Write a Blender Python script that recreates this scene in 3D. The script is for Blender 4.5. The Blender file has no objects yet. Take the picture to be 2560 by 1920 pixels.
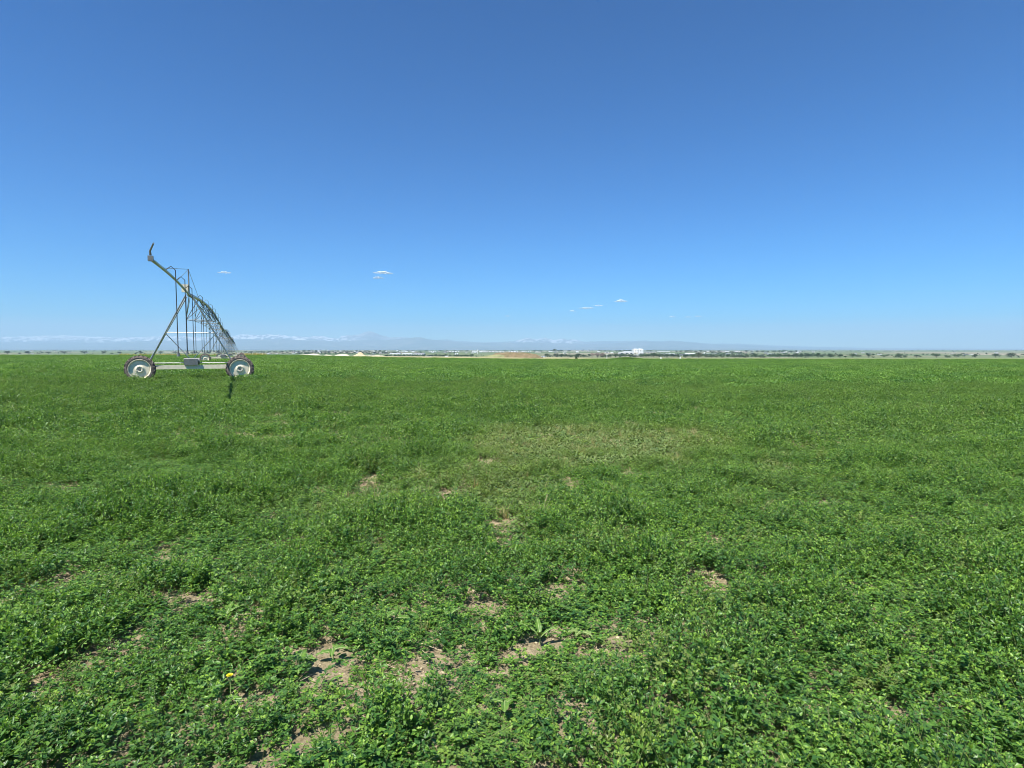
import bpy, bmesh, math, random
import numpy as np
from mathutils import Vector, Matrix
R = math.radians
S = bpy.context.scene
C = S.collection

# ------------------------------------------------------------------ camera, sky, sun, exposure
F = 580.0                       # focal length in pixels of the 1024 x 768 frame
EYE = 1.6
TH = math.atan(35.0 / F)        # tilt down, horizon 35 px above the centre
cam_d = bpy.data.cameras.new("camera"); cam = bpy.data.objects.new("camera", cam_d); C.objects.link(cam)
cam_d.sensor_width = 36; cam_d.lens = 36 * F / 1024
cam_d.clip_start = 0.05; cam_d.clip_end = 90000
cam.location = (0, 0, EYE); cam.rotation_euler = (R(90) - TH, 0, 0)
S.camera = cam

TO_SUN = Vector((-0.27, -0.38, 0.885)).normalized()
SUN_EL = math.asin(TO_SUN.z); SUN_AZ = math.atan2(TO_SUN.x, TO_SUN.y)
W = bpy.data.worlds.new("World"); S.world = W; W.use_nodes = True
wn = W.node_tree.nodes; wl = W.node_tree.links
bg = wn['Background']; sky = wn.new('ShaderNodeTexSky')
sky.sky_type = 'NISHITA'; sky.sun_disc = False
sky.sun_elevation = SUN_EL; sky.sun_rotation = SUN_AZ
sky.altitude = 1500; sky.air_density = 1.1; sky.dust_density = 0.0; sky.ozone_density = 9.0
gmn = wn.new('ShaderNodeGamma'); hsn = wn.new('ShaderNodeHueSaturation'); gmn.inputs[1].default_value = 1.33; hsn.inputs['Saturation'].default_value = 1.95
wl.new(sky.outputs[0], gmn.inputs[0]); wl.new(gmn.outputs[0], hsn.inputs['Color']); wl.new(hsn.outputs[0], bg.inputs[0]); bg.inputs[1].default_value = 0.047
sd = bpy.data.lights.new("sun", 'SUN'); sun = bpy.data.objects.new("sun", sd); C.objects.link(sun)
sd.energy = 4.9; sd.angle = R(0.53); sd.color = (1.0, 0.955, 0.88)
sun.rotation_euler = TO_SUN.to_track_quat('Z', 'Y').to_euler(); sun.location = (0, -20, 40)
S.view_settings.view_transform = 'Standard'; S.view_settings.look = 'None'
S.view_settings.exposure = 0.84; S.view_settings.gamma = 1.0; S.view_settings.use_curve_mapping = False
S.cycles.max_bounces = 6; S.cycles.diffuse_bounces = 3; S.cycles.glossy_bounces = 2
S.cycles.transmission_bounces = 4; S.cycles.transparent_max_bounces = 8; S.cycles.volume_bounces = 1
S.cycles.use_adaptive_sampling = True; S.cycles.adaptive_threshold = 0.02; S.cycles.time_limit = 900
S.cycles.pixel_filter_type = 'BLACKMAN_HARRIS'; S.cycles.filter_width = 1.0; S.cycles.denoising_prefilter = 'ACCURATE'
S.cycles.caustics_reflective = False; S.cycles.caustics_refractive = False

rng = np.random.default_rng(7)
random.seed(7)

# ------------------------------------------------------------------ helpers
def clip01(a): return np.clip(a, 0, 1)
def sstep(a, b, x):
    t = clip01((np.asarray(x, float) - a) / (b - a)); return t * t * (3 - 2 * t)
def _hash(ix, iy, seed):
    h = (ix.astype(np.int64) * 374761393 + iy.astype(np.int64) * 668265263 + seed * 1442695041) & 0xffffffff
    h = ((h ^ (h >> 13)) * 1274126177) & 0xffffffff
    return ((h ^ (h >> 16)) & 0xffff) / 65535.0
def vnoise(x, y, seed=0):
    x = np.asarray(x, float); y = np.asarray(y, float)
    ix = np.floor(x); iy = np.floor(y); fx = x - ix; fy = y - iy
    fx = fx * fx * (3 - 2 * fx); fy = fy * fy * (3 - 2 * fy)
    a = _hash(ix, iy, seed); b = _hash(ix + 1, iy, seed); c = _hash(ix, iy + 1, seed); d = _hash(ix + 1, iy + 1, seed)
    return a + (b - a) * fx + (c - a) * fy + (a - b - c + d) * fx * fy
def fbm(x, y, seed=0, o=4):
    s = 0; t = 0; w = 1
    for i in range(o):
        s = s + w * vnoise(np.asarray(x) * 2 ** i, np.asarray(y) * 2 ** i, seed + i * 17); t += w; w *= 0.5
    return s / t

def tag(o, label=None, cat=None, group=None, kind=None):
    if label: o["label"] = label
    if cat: o["category"] = cat
    if group: o["group"] = group
    if kind: o["kind"] = kind
    return o
def empty(name, loc, rz=0.0):
    o = bpy.data.objects.new(name, None); C.objects.link(o); o.location = loc; o.rotation_euler = (0, 0, rz)
    o.empty_display_size = 0.3
    return o
def mesh_obj(name, V, Fc, mat, parent=None, attr=None, smooth=False, link=True):
    me = bpy.data.meshes.new(name); V = np.asarray(V, np.float32).reshape(-1, 3)
    if isinstance(Fc, np.ndarray):
        n, k = Fc.shape
        me.vertices.add(len(V)); me.vertices.foreach_set('co', V.ravel())
        me.loops.add(n * k); me.loops.foreach_set('vertex_index', Fc.astype(np.int32).ravel())
        me.polygons.add(n); me.polygons.foreach_set('loop_start', np.arange(0, n * k, k, dtype=np.int32))
        me.update(calc_edges=True)
    else:
        me.from_pydata([tuple(v) for v in V], [], Fc)
    if attr:
        for nm, a in attr.items():
            at = me.attributes.new(nm, 'FLOAT', 'POINT'); at.data.foreach_set('value', np.asarray(a, np.float32))
    if mat: me.materials.append(mat)
    if smooth: me.polygons.foreach_set('use_smooth', np.ones(len(me.polygons), bool))
    me.update()
    o = bpy.data.objects.new(name, me)
    if link: C.objects.link(o)
    if parent: o.parent = parent
    return o

class MB:
    """collects simple solids"""
    def __init__(s): s.V = []; s.F = []
    def add(s, V, Fc):
        b = len(s.V); s.V += [tuple(v) for v in V]; s.F += [tuple(i + b for i in f) for f in Fc]; return s
    def box(s, lo, hi):
        x0, y0, z0 = lo; x1, y1, z1 = hi
        return s.add([(x0,y0,z0),(x1,y0,z0),(x1,y1,z0),(x0,y1,z0),(x0,y0,z1),(x1,y0,z1),(x1,y1,z1),(x0,y1,z1)],
                     [(0,3,2,1),(4,5,6,7),(0,1,5,4),(1,2,6,5),(2,3,7,6),(3,0,4,7)])
    def tube(s, pts, r, n=8, r2=None):
        pts = [Vector(p) for p in pts]; m = len(pts); V = []
        for i, p in enumerate(pts):
            t = (pts[min(i+1, m-1)] - pts[max(i-1, 0)]).normalized()
            a = t.cross(Vector((0,0,1)) if abs(t.z) < .95 else Vector((1,0,0))).normalized(); b = t.cross(a)
            rr = r if r2 is None else r + (r2 - r) * i / (m - 1)
            for k in range(n):
                c = 2 * math.pi * k / n; V.append(p + (a * math.cos(c) + b * math.sin(c)) * rr)
        Fc = [(i*n+k, i*n+(k+1) % n, (i+1)*n+(k+1) % n, (i+1)*n+k) for i in range(m-1) for k in range(n)]
        Fc += [tuple(range(n))[::-1], tuple(range((m-1)*n, m*n))]
        return s.add(V, Fc)
    def lathe(s, prof, n=32, closed=False):      # prof: (radius, axial) revolved about local Y
        m = len(prof); V = []
        for (r, y) in prof:
            for k in range(n):
                c = 2 * math.pi * k / n; V.append((r * math.cos(c), y, r * math.sin(c)))
        rng_ = range(m if closed else m - 1)
        Fc = [(i*n+k, ((i+1) % m)*n+k, ((i+1) % m)*n+(k+1) % n, i*n+(k+1) % n) for i in rng_ for k in range(n)]
        return s.add(V, Fc)
    def build(s, name, mat, parent=None, smooth=False, loc=None, rot=None):
        o = mesh_obj(name, s.V, s.F, mat, parent, smooth=smooth)
        if loc is not None: o.location = loc
        if rot is not None: o.rotation_euler = rot
        return o

class NT:
    def __init__(s, name):
        s.m = bpy.data.materials.new(name); s.m.use_nodes = True; s.t = s.m.node_tree; s.n = s.t.nodes; s.l = s.t.links
        s.p = s.n['Principled BSDF']; s.out = s.n['Material Output']
    def N(s, typ, **kw):
        x = s.n.new(typ)
        for k, v in kw.items():
            if k[0] == 'i' and k[1:].isdigit(): x.inputs[int(k[1:])].default_value = v
            else: setattr(x, k, v)
        return x
    def L(s, a, b): s.l.new(a, b)
    def mixc(s, fac, a, b, mode='MIX'):
        x = s.n.new('ShaderNodeMix'); x.data_type = 'RGBA'; x.blend_type = mode
        for sock, v in ((x.inputs[0], fac), (x.inputs[6], a), (x.inputs[7], b)):
            if hasattr(v, 'is_linked'): s.l.new(v, sock)
            else: sock.default_value = v if not isinstance(v, tuple) or len(v) == 4 else (*v, 1)
        return x.outputs[2]
    def math(s, op, a, b=0.0, clamp=False):
        x = s.n.new('ShaderNodeMath'); x.operation = op; x.use_clamp = clamp
        for sock, v in ((x.inputs[0], a), (x.inputs[1], b)):
            if hasattr(v, 'is_linked'): s.l.new(v, sock)
            else: sock.default_value = v
        return x.outputs[0]
    def ramp(s, fac, stops):
        x = s.n.new('ShaderNodeValToRGB'); e = x.color_ramp.elements
        while len(e) < len(stops): e.new(0.5)
        for i, (p, c) in enumerate(stops): e[i].position = p; e[i].color = (*c, 1)
        s.l.new(fac, x.inputs[0]); return x.outputs[0]
    def noise(s, scale, detail=4, rough=.6, vec=None):
        x = s.n.new('ShaderNodeTexNoise'); x.inputs['Scale'].default_value = scale
        x.inputs['Detail'].default_value = detail; x.inputs['Roughness'].default_value = rough
        if vec is not None: s.l.new(vec, x.inputs['Vector'])
        return x.outputs[0]
    def pos(s): return s.N('ShaderNodeNewGeometry').outputs['Position']
    def objc(s): return s.N('ShaderNodeTexCoord').outputs['Object']

def simple(name, col, rough=.7, metal=0, var=.15, scale=6.0):
    n = NT(name); f = n.noise(scale, 5, .6, n.objc())
    d = tuple(c * (1 - var) for c in col); b = tuple(min(1, c * (1 + var)) for c in col)
    n.L(n.ramp(f, [(0.3, d), (0.7, b)]), n.p.inputs['Base Color'])
    n.p.inputs['Roughness'].default_value = rough; n.p.inputs['Metallic'].default_value = metal
    return n.m

# source photo pixel (2560 x 1920) -> direction / ground
def sdir(sx, sy):
    dx = (sx / 2.5 - 512) / F; dy = (384 - sy / 2.5) / F
    return Vector((dx, math.cos(TH) + dy * math.sin(TH), -math.sin(TH) + dy * math.cos(TH)))
def off_of(sy):     # vertical tangent below the horizon (times F), per unit Y
    d = sdir(1280, sy); return -d.z / d.y * F

# ------------------------------------------------------------------ terrain function
U_K  = [-1.2, -.37, -.303, -.193, -.103, 0.0, .10, .6, 1.3]
OFFK = [6.0, 6.2, 7.4, 8.6, 9.4, 9.9, 10.1, 10.4, 10.4]       # picture height of the field's far edge under the horizon
YEK  = [188, 188, 176, 160, 152, 150, 150, 150, 150]
O350 = [5.6, 5.9, 7.0, 7.7, 8.1, 8.3, 9.3, 9.8, 9.8]
CROP = 0.25
def z_ground(x, y):
    x = np.asarray(x, float); y = np.asarray(y, float)
    ya = np.maximum(np.abs(y), 1e-3); r = np.hypot(x, y)
    front = sstep(-.15, .15, y / np.maximum(r, 1e-3))
    u = np.clip(x / np.maximum(np.where(y > 0, ya, r * .3), r * .45), -1.25, 1.25)
    yy = np.maximum(y, r * .6)
    off = np.interp(u, U_K, OFFK); ye = np.interp(u, U_K, YEK); o3 = np.interp(u, U_K, O350)
    ze = (EYE - CROP) - off * ye / F
    s = ze / ye
    z3 = EYE - o3 * 350 / F
    zf = s * np.minimum(yy, ye)
    t = clip01((yy - ye) / (350 - ye)); z = zf + (z3 - ze) * t
    z = z + (-10.8 - z3) * sstep(350, 720, yy)
    z = z + (-15.1 + 10.8) * sstep(720, 1120, yy) + (-1.5) * sstep(1120, 1600, yy) + (-.5) * sstep(1600, 2200, yy)
    z = z + .2 * sstep(-.22, -.40, u) * sstep(8, 22, yy) * (1 - sstep(45, 100, yy)) * (y > 0)
    z = z - 30 * sstep(9000, 20000, yy)
    z = z + sstep(900, 1500, yy) * 1.6 * (fbm(x / 420, y / 420, 31, 3) - .5) * 2
    bump = (fbm(x / .9, y / .9, 5, 3) - .5) * .07 * (1 - sstep(20, 60, r)) + (fbm(x / 12, y / 12, 9, 2) - .5) * .10 * sstep(12, 40, r) * (1 - sstep(300, 400, r))
    return z * front + (1 - front) * (-.006 * r) + bump
def zg(x, y): return float(z_ground(np.array([x]), np.array([y]))[0])
def ground_hit(sx, sy):
    d = sdir(sx, sy); t = EYE / -d.z if d.z < 0 else 3000
    for _ in range(12):
        z = zg(d.x * t, d.y * t); t = (z - EYE) / d.z if d.z < -1e-4 else t
    return d.x * t, d.y * t, z

# ------------------------------------------------------------------ ground sheet
def ground_mat():
    n = NT('ground'); P = n.pos()
    sep = n.N('ShaderNodeSeparateXYZ'); n.L(P, sep.inputs[0])
    fine = n.noise(26, 10, .78, P); mid = n.noise(2.2, 5, .6, P); vf = n.noise(240, 3, .6, P)
    soil = n.ramp(fine, [(.30, (.10, .075, .045)), (.42, (.30, .24, .14)), (.60, (.54, .455, .29))])
    soil = n.mixc(n.math('MULTIPLY', mid, .45), soil, (.42, .355, .22))
    soil = n.mixc(n.math('MULTIPLY', vf, .5), soil, (.26, .17, .115), 'MULTIPLY') if False else soil
    # beyond the crop: dry grass, then a patchwork of fields
    g1 = n.noise(.06, 5, .65, P); grass = n.ramp(g1, [(.3, (.27, .255, .12)), (.55, (.38, .335, .185)), (.75, (.20, .235, .085))])
    mp = n.N('ShaderNodeMapping'); mp.inputs['Scale'].default_value = (.0022, .0011, 0); mp.inputs['Rotation'].default_value = (0, 0, .12); n.L(P, mp.inputs[0])
    vo = n.N('ShaderNodeTexVoronoi'); vo.distance = 'CHEBYCHEV'; vo.inputs['Scale'].default_value = 1.0; vo.inputs['Randomness'].default_value = .75; n.L(mp.outputs[0], vo.inputs['Vector'])
    sp = n.N('ShaderNodeSeparateColor'); n.L(vo.outputs['Color'], sp.inputs[0])
    fld = n.ramp(sp.outputs[0], [(.0, (.10, .145, .06)), (.25, (.20, .20, .12)), (.42, (.12, .165, .075)), (.66, (.30, .27, .20)), (.78, (.15, .185, .09)), (1, (.19, .19, .115))])
    fld.node.color_ramp.interpolation = 'CONSTANT'
    g2 = n.noise(.012, 6, .7, P); fld = n.mixc(n.math('MULTIPLY', g2, .35), fld, (.10, .13, .05))
    at = n.N('ShaderNodeAttribute', attribute_name='beyond'); a2 = n.N('ShaderNodeAttribute', attribute_name='far'); a3 = n.N('ShaderNodeAttribute', attribute_name='lush'); grass = n.mixc(a3.outputs['Fac'], grass, (.14, .19, .075))
    col = n.mixc(at.outputs['Fac'], soil, grass); col = n.mixc(a2.outputs['Fac'], col, fld)
    n.L(col, n.p.inputs['Base Color']); n.p.inputs['Roughness'].default_value = .95; n.p.inputs['Specular IOR Level'].default_value = .15
    b = n.N('ShaderNodeBump'); b.inputs['Strength'].default_value = 1.0; b.inputs['Distance'].default_value = .035; n.L(fine, b.inputs['Height'])
    n.L(b.outputs[0], n.p.inputs['Normal'])
    return n.m
def field_edge_y(u): return np.interp(u, U_K, YEK)
az = np.concatenate([np.linspace(-180, -56, 30)[:-1], np.linspace(-56, 56, 420), np.linspace(56, 180, 30)[1:-1]]) * math.pi / 180
rr = np.concatenate([[0.02], np.geomspace(.5, 46000, 330)])
A, RR = np.meshgrid(az, rr); X = RR * np.sin(A); Y = RR * np.cos(A)
Z = z_ground(X, Y)
na, nr = len(az), len(rr)
i, j = np.meshgrid(np.arange(nr - 1), np.arange(na), indexing='ij'); j2 = (j + 1) % na
Fq = np.stack([i*na+j, (i+1)*na+j, (i+1)*na+j2, i*na+j2], -1).reshape(-1, 4)[:, ::-1]
Ub = np.clip(X / np.maximum(np.abs(Y), RR * .45), -1.25, 1.25); YY = np.maximum(Y, RR * .6)
beyond = sstep(-1, 3, YY - field_edge_y(Ub)); farm = sstep(380, 700, YY)
g = mesh_obj('ground', np.stack([X, Y, Z], -1), Fq, ground_mat(), attr={'beyond': beyond.ravel(), 'far': farm.ravel(), 'lush': (sstep(.09, .16, Ub) * .85 + sstep(-.24, -.34, Ub)).ravel()}, smooth=True)
tag(g, kind='structure')

# ------------------------------------------------------------------ mountains
BACK = [(-200,846),(0,841),(150,836),(300,842),(420,838),(520,841),(577,839),(588,837),(604,834),(626,835.5),(645,835),(667,834.4),(704,834.4),(726,839),(751,838),(765,841),(780,839),(808,837),(821,842),(848,844),(853,838),(871,836),(898,834.5),(908,830),(916,828),(922,827),(927,825.5),(933,827.5),(940,830.5),(957,836),(975,841),(1003,840.5),(1040,843),(1091,848),(1118,846),(1138,850),(1211,853.5),(1279,851.5),(1300,847),(1313,844),(1322,843),(1340,846),(1363,842.6),(1382,848),(1404,845),(1421,847),(1437,846.6),(1460,852),(1515,850.5),(1555,850.5),(1596,849.5),(1650,850.7),(1677,849),(1718,852),(1778,857),(1845,857),(1900,860),(2000,864),(2200,868),(2560,870),(2760,872)]
FRONT = [(-200,857),(0,852),(200,855),(400,849),(560,848),(640,846),(700,844),(760,848),(800,849),(850,851),(890,848),(927,847),(975,846),(1027,841.5),(1037,839.5),(1055,840),(1073,845),(1091,847),(1120,849.5),(1157,853),(1211,854),(1249,855.5),(1279,853),(1322,853),(1363,855),(1437,856),(1500,858),(1555,854),(1590,850.5),(1620,851.5),(1660,851),(1677,850),(1718,853),(1778,858),(1845,859),(2000,869),(2200,872),(2760,874)]
LOW = [(-200,866),(300,864),(600,862),(700,864),(900,861),(1000,864),(1200,862),(1400,866),(1600,862),(1750,866),(1900,868),(2100,871),(2760,874)]
def build_mountains():
    nu = 1500; us = np.linspace(-1.15, 1.15, nu); sx = 1280 + us * F * 2.5
    def h_of(tab, Yd):
        y = np.interp(sx, [p[0] for p in tab], [p[1] for p in tab])
        return (872.5 - y) / 2.5 / F * Yd + EYE
    rows = np.concatenate([np.linspace(21500, 27000, 26), np.linspace(27300, 34500, 44)])
    U, YD = np.meshgrid(us, rows); Xm = U * YD
    hl = h_of(LOW, 23000); hf = h_of(FRONT, 26500); hb = h_of(BACK, 32500)
    n1 = 1 - np.abs(2 * fbm(Xm / 1500, YD / 2600, 3, 5) - 1); n2 = 1 - np.abs(2 * fbm(Xm / 600, YD / 1300, 8, 4) - 1)
    def ridge(h, y0, wf, wb, rough):
        t = np.where(YD < y0, (y0 - YD) / wf, (YD - y0) / wb); prof = clip01(1 - t) ** .8
        jag = 1 - rough * (1 - n1) * clip01(t * 3) * 1.2 - rough * .5 * (1 - n2) * clip01(t * 3 + .05)
        return h[None, :] * prof * jag
    small = (fbm(us[None, :] * 190, us[None, :] * 0, 44, 3) - .5)
    Hh = np.maximum.reduce([ridge(hl, 23000, 1700, 3000, .5), ridge(hf, 26500, 3600, 3500, .55), ridge(hb * (1 + .09 * small[0]), 32500, 6500, 3000, .6)])
    Hh = Hh - 47
    snow = sstep(28500, 30500, YD) * sstep(.47, .55, fbm(Xm / 170, YD / 260, 90, 4) * .8 + .35 * clip01((Hh / np.maximum(hb[None, :], 1)) - .45))
    snow = snow * np.interp(sx, [0, 840, 870, 905, 930, 1000, 1060, 1285, 1300, 1440, 1460, 2760], [.9, .9, .6, .25, .1, .25, .05, .05, .6, .6, 0, 0])[None, :]
    i, j = np.meshgrid(np.arange(len(rows) - 1), np.arange(nu - 1), indexing='ij')
    Fm = np.stack([i*nu+j, i*nu+j+1, (i+1)*nu+j+1, (i+1)*nu+j], -1).reshape(-1, 4)
    n = NT('mountain'); P = n.pos()
    f = n.noise(.0016, 6, .65, P); base = n.ramp(f, [(.3, (.05, .075, .045)), (.55, (.12, .13, .10)), (.75, (.25, .22, .18))])
    at = n.N('ShaderNodeAttribute', attribute_name='snow')
    n.L(n.mixc(at.outputs['Fac'], base, (.97, .98, 1.0)), n.p.inputs['Base Color']); n.p.inputs['Roughness'].default_value = .9
    o = mesh_obj('mountains', np.stack([Xm, YD, Hh], -1), Fm, n.m, attr={'snow': snow.ravel()}, smooth=False)
    tag(o, kind='structure')
build_mountains()

# ------------------------------------------------------------------ haze
hz = MB().box((-45000, -1500, -80), (45000, 37000, 1420)).build('haze', None)
n = NT('haze'); n.n.remove(n.p); pv = n.N('ShaderNodeVolumePrincipled')
pv.inputs['Color'].default_value = (.45, .66, .88, 1); pv.inputs['Density'].default_value = 6.3e-5
n.L(pv.outputs[0], n.out.inputs['Volume']); hz.data.materials.append(n.m); tag(hz, kind='stuff')

# ------------------------------------------------------------------ clouds
def cloud_mat():
    n = NT('cloud'); tc = n.N('ShaderNodeTexCoord')
    ln = n.N('ShaderNodeVectorMath', operation='LENGTH'); n.L(tc.outputs['Object'], ln.inputs[0])
    oi = n.N('ShaderNodeObjectInfo'); ad = n.N('ShaderNodeVectorMath', operation='ADD'); n.L(tc.outputs['Object'], ad.inputs[0]); n.L(oi.outputs['Location'], ad.inputs[1])
    ns = n.noise(2.2, 5, .6, ad.outputs[0])
    tr = n.N('ShaderNodeBsdfTransparent'); mx = n.N('ShaderNodeMixShader')
    a = n.ramp(ns, [(.36, (0, 0, 0)), (.60, (.85, .85, .85))])
    n.L(a, mx.inputs[0]); n.L(tr.outputs[0], mx.inputs[1]); n.L(n.p.outputs[0], mx.inputs[2]); n.L(mx.outputs[0], n.out.inputs[0])
    n.p.inputs['Base Color'].default_value = (.9, .92, .95, 1); n.p.inputs['Roughness'].default_value = 1; n.p.inputs['Specular IOR Level'].default_value = 0
    return n.m
CM = cloud_mat()
def cloud(sx, sy, w, h, label):
    Yd = 41000.0; d = sdir(sx, sy); p = d * (Yd / d.y) + Vector((0, 0, EYE)); k = Yd / F / 2.5
    bm = bmesh.new(); rr_ = random.Random(int(sx * 7 + sy))
    for q in range(9):          # overlapping lobes, higher in the middle, ragged ends
        t = -1 + 2 * (q + .5) / 9 + rr_.uniform(-.1, .1); hh = (1 - abs(t) ** 1.5) * rr_.uniform(.45, 1.0) + .12
        mt = Matrix.Translation((t * .85, rr_.uniform(-.4, .4), hh * .35 - .3)) @ Matrix.Diagonal((rr_.uniform(.16, .32), .4, hh * .62, 1))
        bmesh.ops.create_icosphere(bm, subdivisions=2, radius=1.0, matrix=mt)
    for v in bm.verts: v.co += Vector((rr_.uniform(-1, 1), 0, rr_.uniform(-1, 1))) * .035
    me = bpy.data.meshes.new('cloud'); bm.to_mesh(me); bm.free(); me.materials.append(CM)
    o = bpy.data.objects.new('cloud', me); C.objects.link(o); o.location = p; o.scale = (w * k / 2, max(w, h) * k / 2 * .8, h * k / 2)
    tag(o, label, 'cloud', 'small clouds low in the sky')
for c in [(958, 681, 50, 13, 'thin ragged white cloud, upper of the close pair left of centre'),
          (945, 694, 32, 9, 'small lens shaped white cloud just under a ragged one, left of centre'),
          (562, 681, 34, 9, 'thin white cloud wisp at far left above the irrigation machine'),
          (1466, 770, 44, 7, 'long flat white cloud streak right of centre, longest of its row'),
          (1496, 763.5, 26, 6, 'short faint cloud streak touching the upper right end of the long flat one'),
          (1431, 777, 16, 6, 'tiny cloud puff at the lower left end of the long flat streak'),
          (1552, 752, 32, 14, 'small bright domed white cloud puff, highest on the right'),
          (1680, 792, 18, 5, 'very faint cloud fleck low on the right, leftmost of three'),
          (1719, 792.5, 16, 5, 'very faint cloud fleck low on the right, middle of three'),
          (1746, 791, 18, 5, 'very faint cloud fleck low on the right, rightmost of three'),
          (1268, 790, 14, 5, 'tiny faint cloud fleck just above the mountains near the centre')]:
    cloud(*c)


# ------------------------------------------------------------------ plant geometry (numpy)
LEAF = np.array([(0,0,0),(-.26,.38,.05),(.26,.38,.05),(-.34,.72,.06),(.34,.72,.06),(0,1.0,-.02),(0,.55,-.05)], float)
LEAF_F = np.array([(0,2,6),(0,6,1),(1,6,3),(6,2,4),(3,6,5),(6,4,5)])
BLADE = np.array([(-.5,0,0),(.5,0,0),(-.42,.5,.05),(.42,.5,.05),(0,1,0)], float)
BLADE_F = np.array([(0,1,3),(0,3,2),(2,3,4)])
def frames(d, up):
    """rows: y axis = d (length axis), z axis near up"""
    y = d / np.linalg.norm(d, axis=1, keepdims=True); x = np.cross(y, up); x /= np.maximum(np.linalg.norm(x, axis=1, keepdims=True), 1e-6); z = np.cross(x, y)
    return x, y, z
def leaves(P, D, UP, L, Wd, base=LEAF, faces=LEAF_F):
    x, y, z = frames(D, UP); k = len(base)
    V = (P[:, None] + x[:, None] * (base[None, :, 0:1] * Wd[:, None, None]) + y[:, None] * (base[None, :, 1:2] * L[:, None, None]) + z[:, None] * (base[None, :, 2:3] * L[:, None, None]))
    Fc = faces[None] + (np.arange(len(P)) * k)[:, None, None]
    return V.reshape(-1, 3), Fc.reshape(-1, faces.shape[1])
def rdir(rg, n, tilt):      # unit vectors tilted from +z by up to tilt
    a = rg.uniform(0, 2*np.pi, n); t = np.abs(rg.normal(0, tilt, n)); return np.stack([np.sin(t)*np.cos(a), np.sin(t)*np.sin(a), np.cos(t)], -1)
class PB:
    def __init__(s): s.V = []; s.F = []; s.T = []; s.n = 0
    def add(s, V, Fc, tint):
        s.V.append(V); s.F.append(Fc + s.n); s.n += len(V); s.T.append(np.repeat(tint, len(V) // len(tint)) if len(tint) != len(V) else tint)
    def obj(s, name, mat):
        return mesh_obj(name, np.concatenate(s.V), np.concatenate(s.F), mat, attr={'tint': np.concatenate(s.T)}, link=False)
def stem_quads(P0, P1, w):
    d = P1 - P0; a = np.cross(d, np.array([[0.3, 1, 0.1]])); a /= np.maximum(np.linalg.norm(a, axis=1, keepdims=True), 1e-6)
    b = np.cross(d, a); b /= np.maximum(np.linalg.norm(b, axis=1, keepdims=True), 1e-6)
    V = np.stack([P0 - a*w, P0 + a*w, P0 + b*w*1.2, P1 - a*w*.6, P1 + a*w*.6, P1 + b*w*.7], 1).reshape(-1, 3)
    Fb = np.array([(0,1,4),(0,4,3),(1,2,5),(1,5,4),(2,0,3),(2,3,5)])
    return V, (Fb[None] + (np.arange(len(P0)) * 6)[:, None, None]).reshape(-1, 3)

def alfalfa(seed, nst, nodes, ll, spread=.35, rbase=.05, h=.20):
    rg = np.random.default_rng(seed); b = PB()
    base = np.stack([rg.normal(0, rbase, nst), rg.normal(0, rbase, nst), np.zeros(nst)], -1)
    D = rdir(rg, nst, spread); D[:, :2] += base[:, :2] * 5; D /= np.linalg.norm(D, axis=1, keepdims=True)
    H = h * rg.uniform(.55, 1.1, nst)
    top = base + D * H[:, None]
    V, Fc = stem_quads(base, top, .0013); b.add(V, Fc, np.full(nst, -1.0))
    t = (np.arange(nodes)[None] + rg.uniform(.1, .9, (nst, nodes))) / nodes * .78 + .22
    t = 1 - (1 - t) ** 1.25
    P = base[:, None] + D[:, None] * (H[:, None] * t)[..., None]; P = P.reshape(-1, 3); tt = t.ravel(); n = len(P)
    a = rg.uniform(0, 2*np.pi, n); pet = np.stack([np.cos(a), np.sin(a), rg.uniform(.1, .9, n)], -1); pet /= np.linalg.norm(pet, axis=1, keepdims=True)
    pl = rg.uniform(.006, .02, n) * (1.25 - .75 * tt)
    Q = P + pet * pl[:, None]
    topness = sstep(.8, 1.0, tt)
    for k in (-1, 0, 1):
        ang = a + k * rg.uniform(.75, 1.25, n)
        el = np.where(topness > .3, rg.uniform(.5, 1.4, n), rg.normal(.2, .5, n))
        d = np.stack([np.cos(ang) * np.cos(el), np.sin(ang) * np.cos(el), np.sin(el)], -1)
        up = np.array([[0, 0, 1.0]]) + rg.normal(0, .45, (n, 3))
        L = ll * rg.uniform(.7, 1.25, n) * (1 - .45 * topness); wd = L * rg.uniform(.45, .8, n)
        V, Fc = leaves(Q, d, up, L, wd)
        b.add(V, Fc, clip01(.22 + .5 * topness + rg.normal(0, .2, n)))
    return b
def canopy(seed, rad, nl, ll, h):        # carpet of alfalfa tops seen from far away
    rg = np.random.default_rng(seed); b = PB()
    r = rad * np.sqrt(rg.uniform(0, 1, nl)); a = rg.uniform(0, 2*np.pi, nl); x = r*np.cos(a); y = r*np.sin(a)
    hh = h * (.72 + .5 * fbm(x * 3.2 + seed * 9, y * 3.2, seed, 3)); z = hh * (1 - rg.uniform(0, 1, nl) ** 1.6 * .75)
    ang = rg.uniform(0, 2*np.pi, nl); el = rg.normal(.35, .5, nl)
    d = np.stack([np.cos(ang)*np.cos(el), np.sin(ang)*np.cos(el), np.sin(el)], -1); up = np.array([[0, 0, 1.0]]) + rg.normal(0, .5, (nl, 3))
    L = ll * rg.uniform(.6, 1.3, nl)
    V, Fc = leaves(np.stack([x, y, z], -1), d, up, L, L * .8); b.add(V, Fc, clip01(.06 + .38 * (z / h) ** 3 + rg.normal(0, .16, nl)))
    return b
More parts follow.
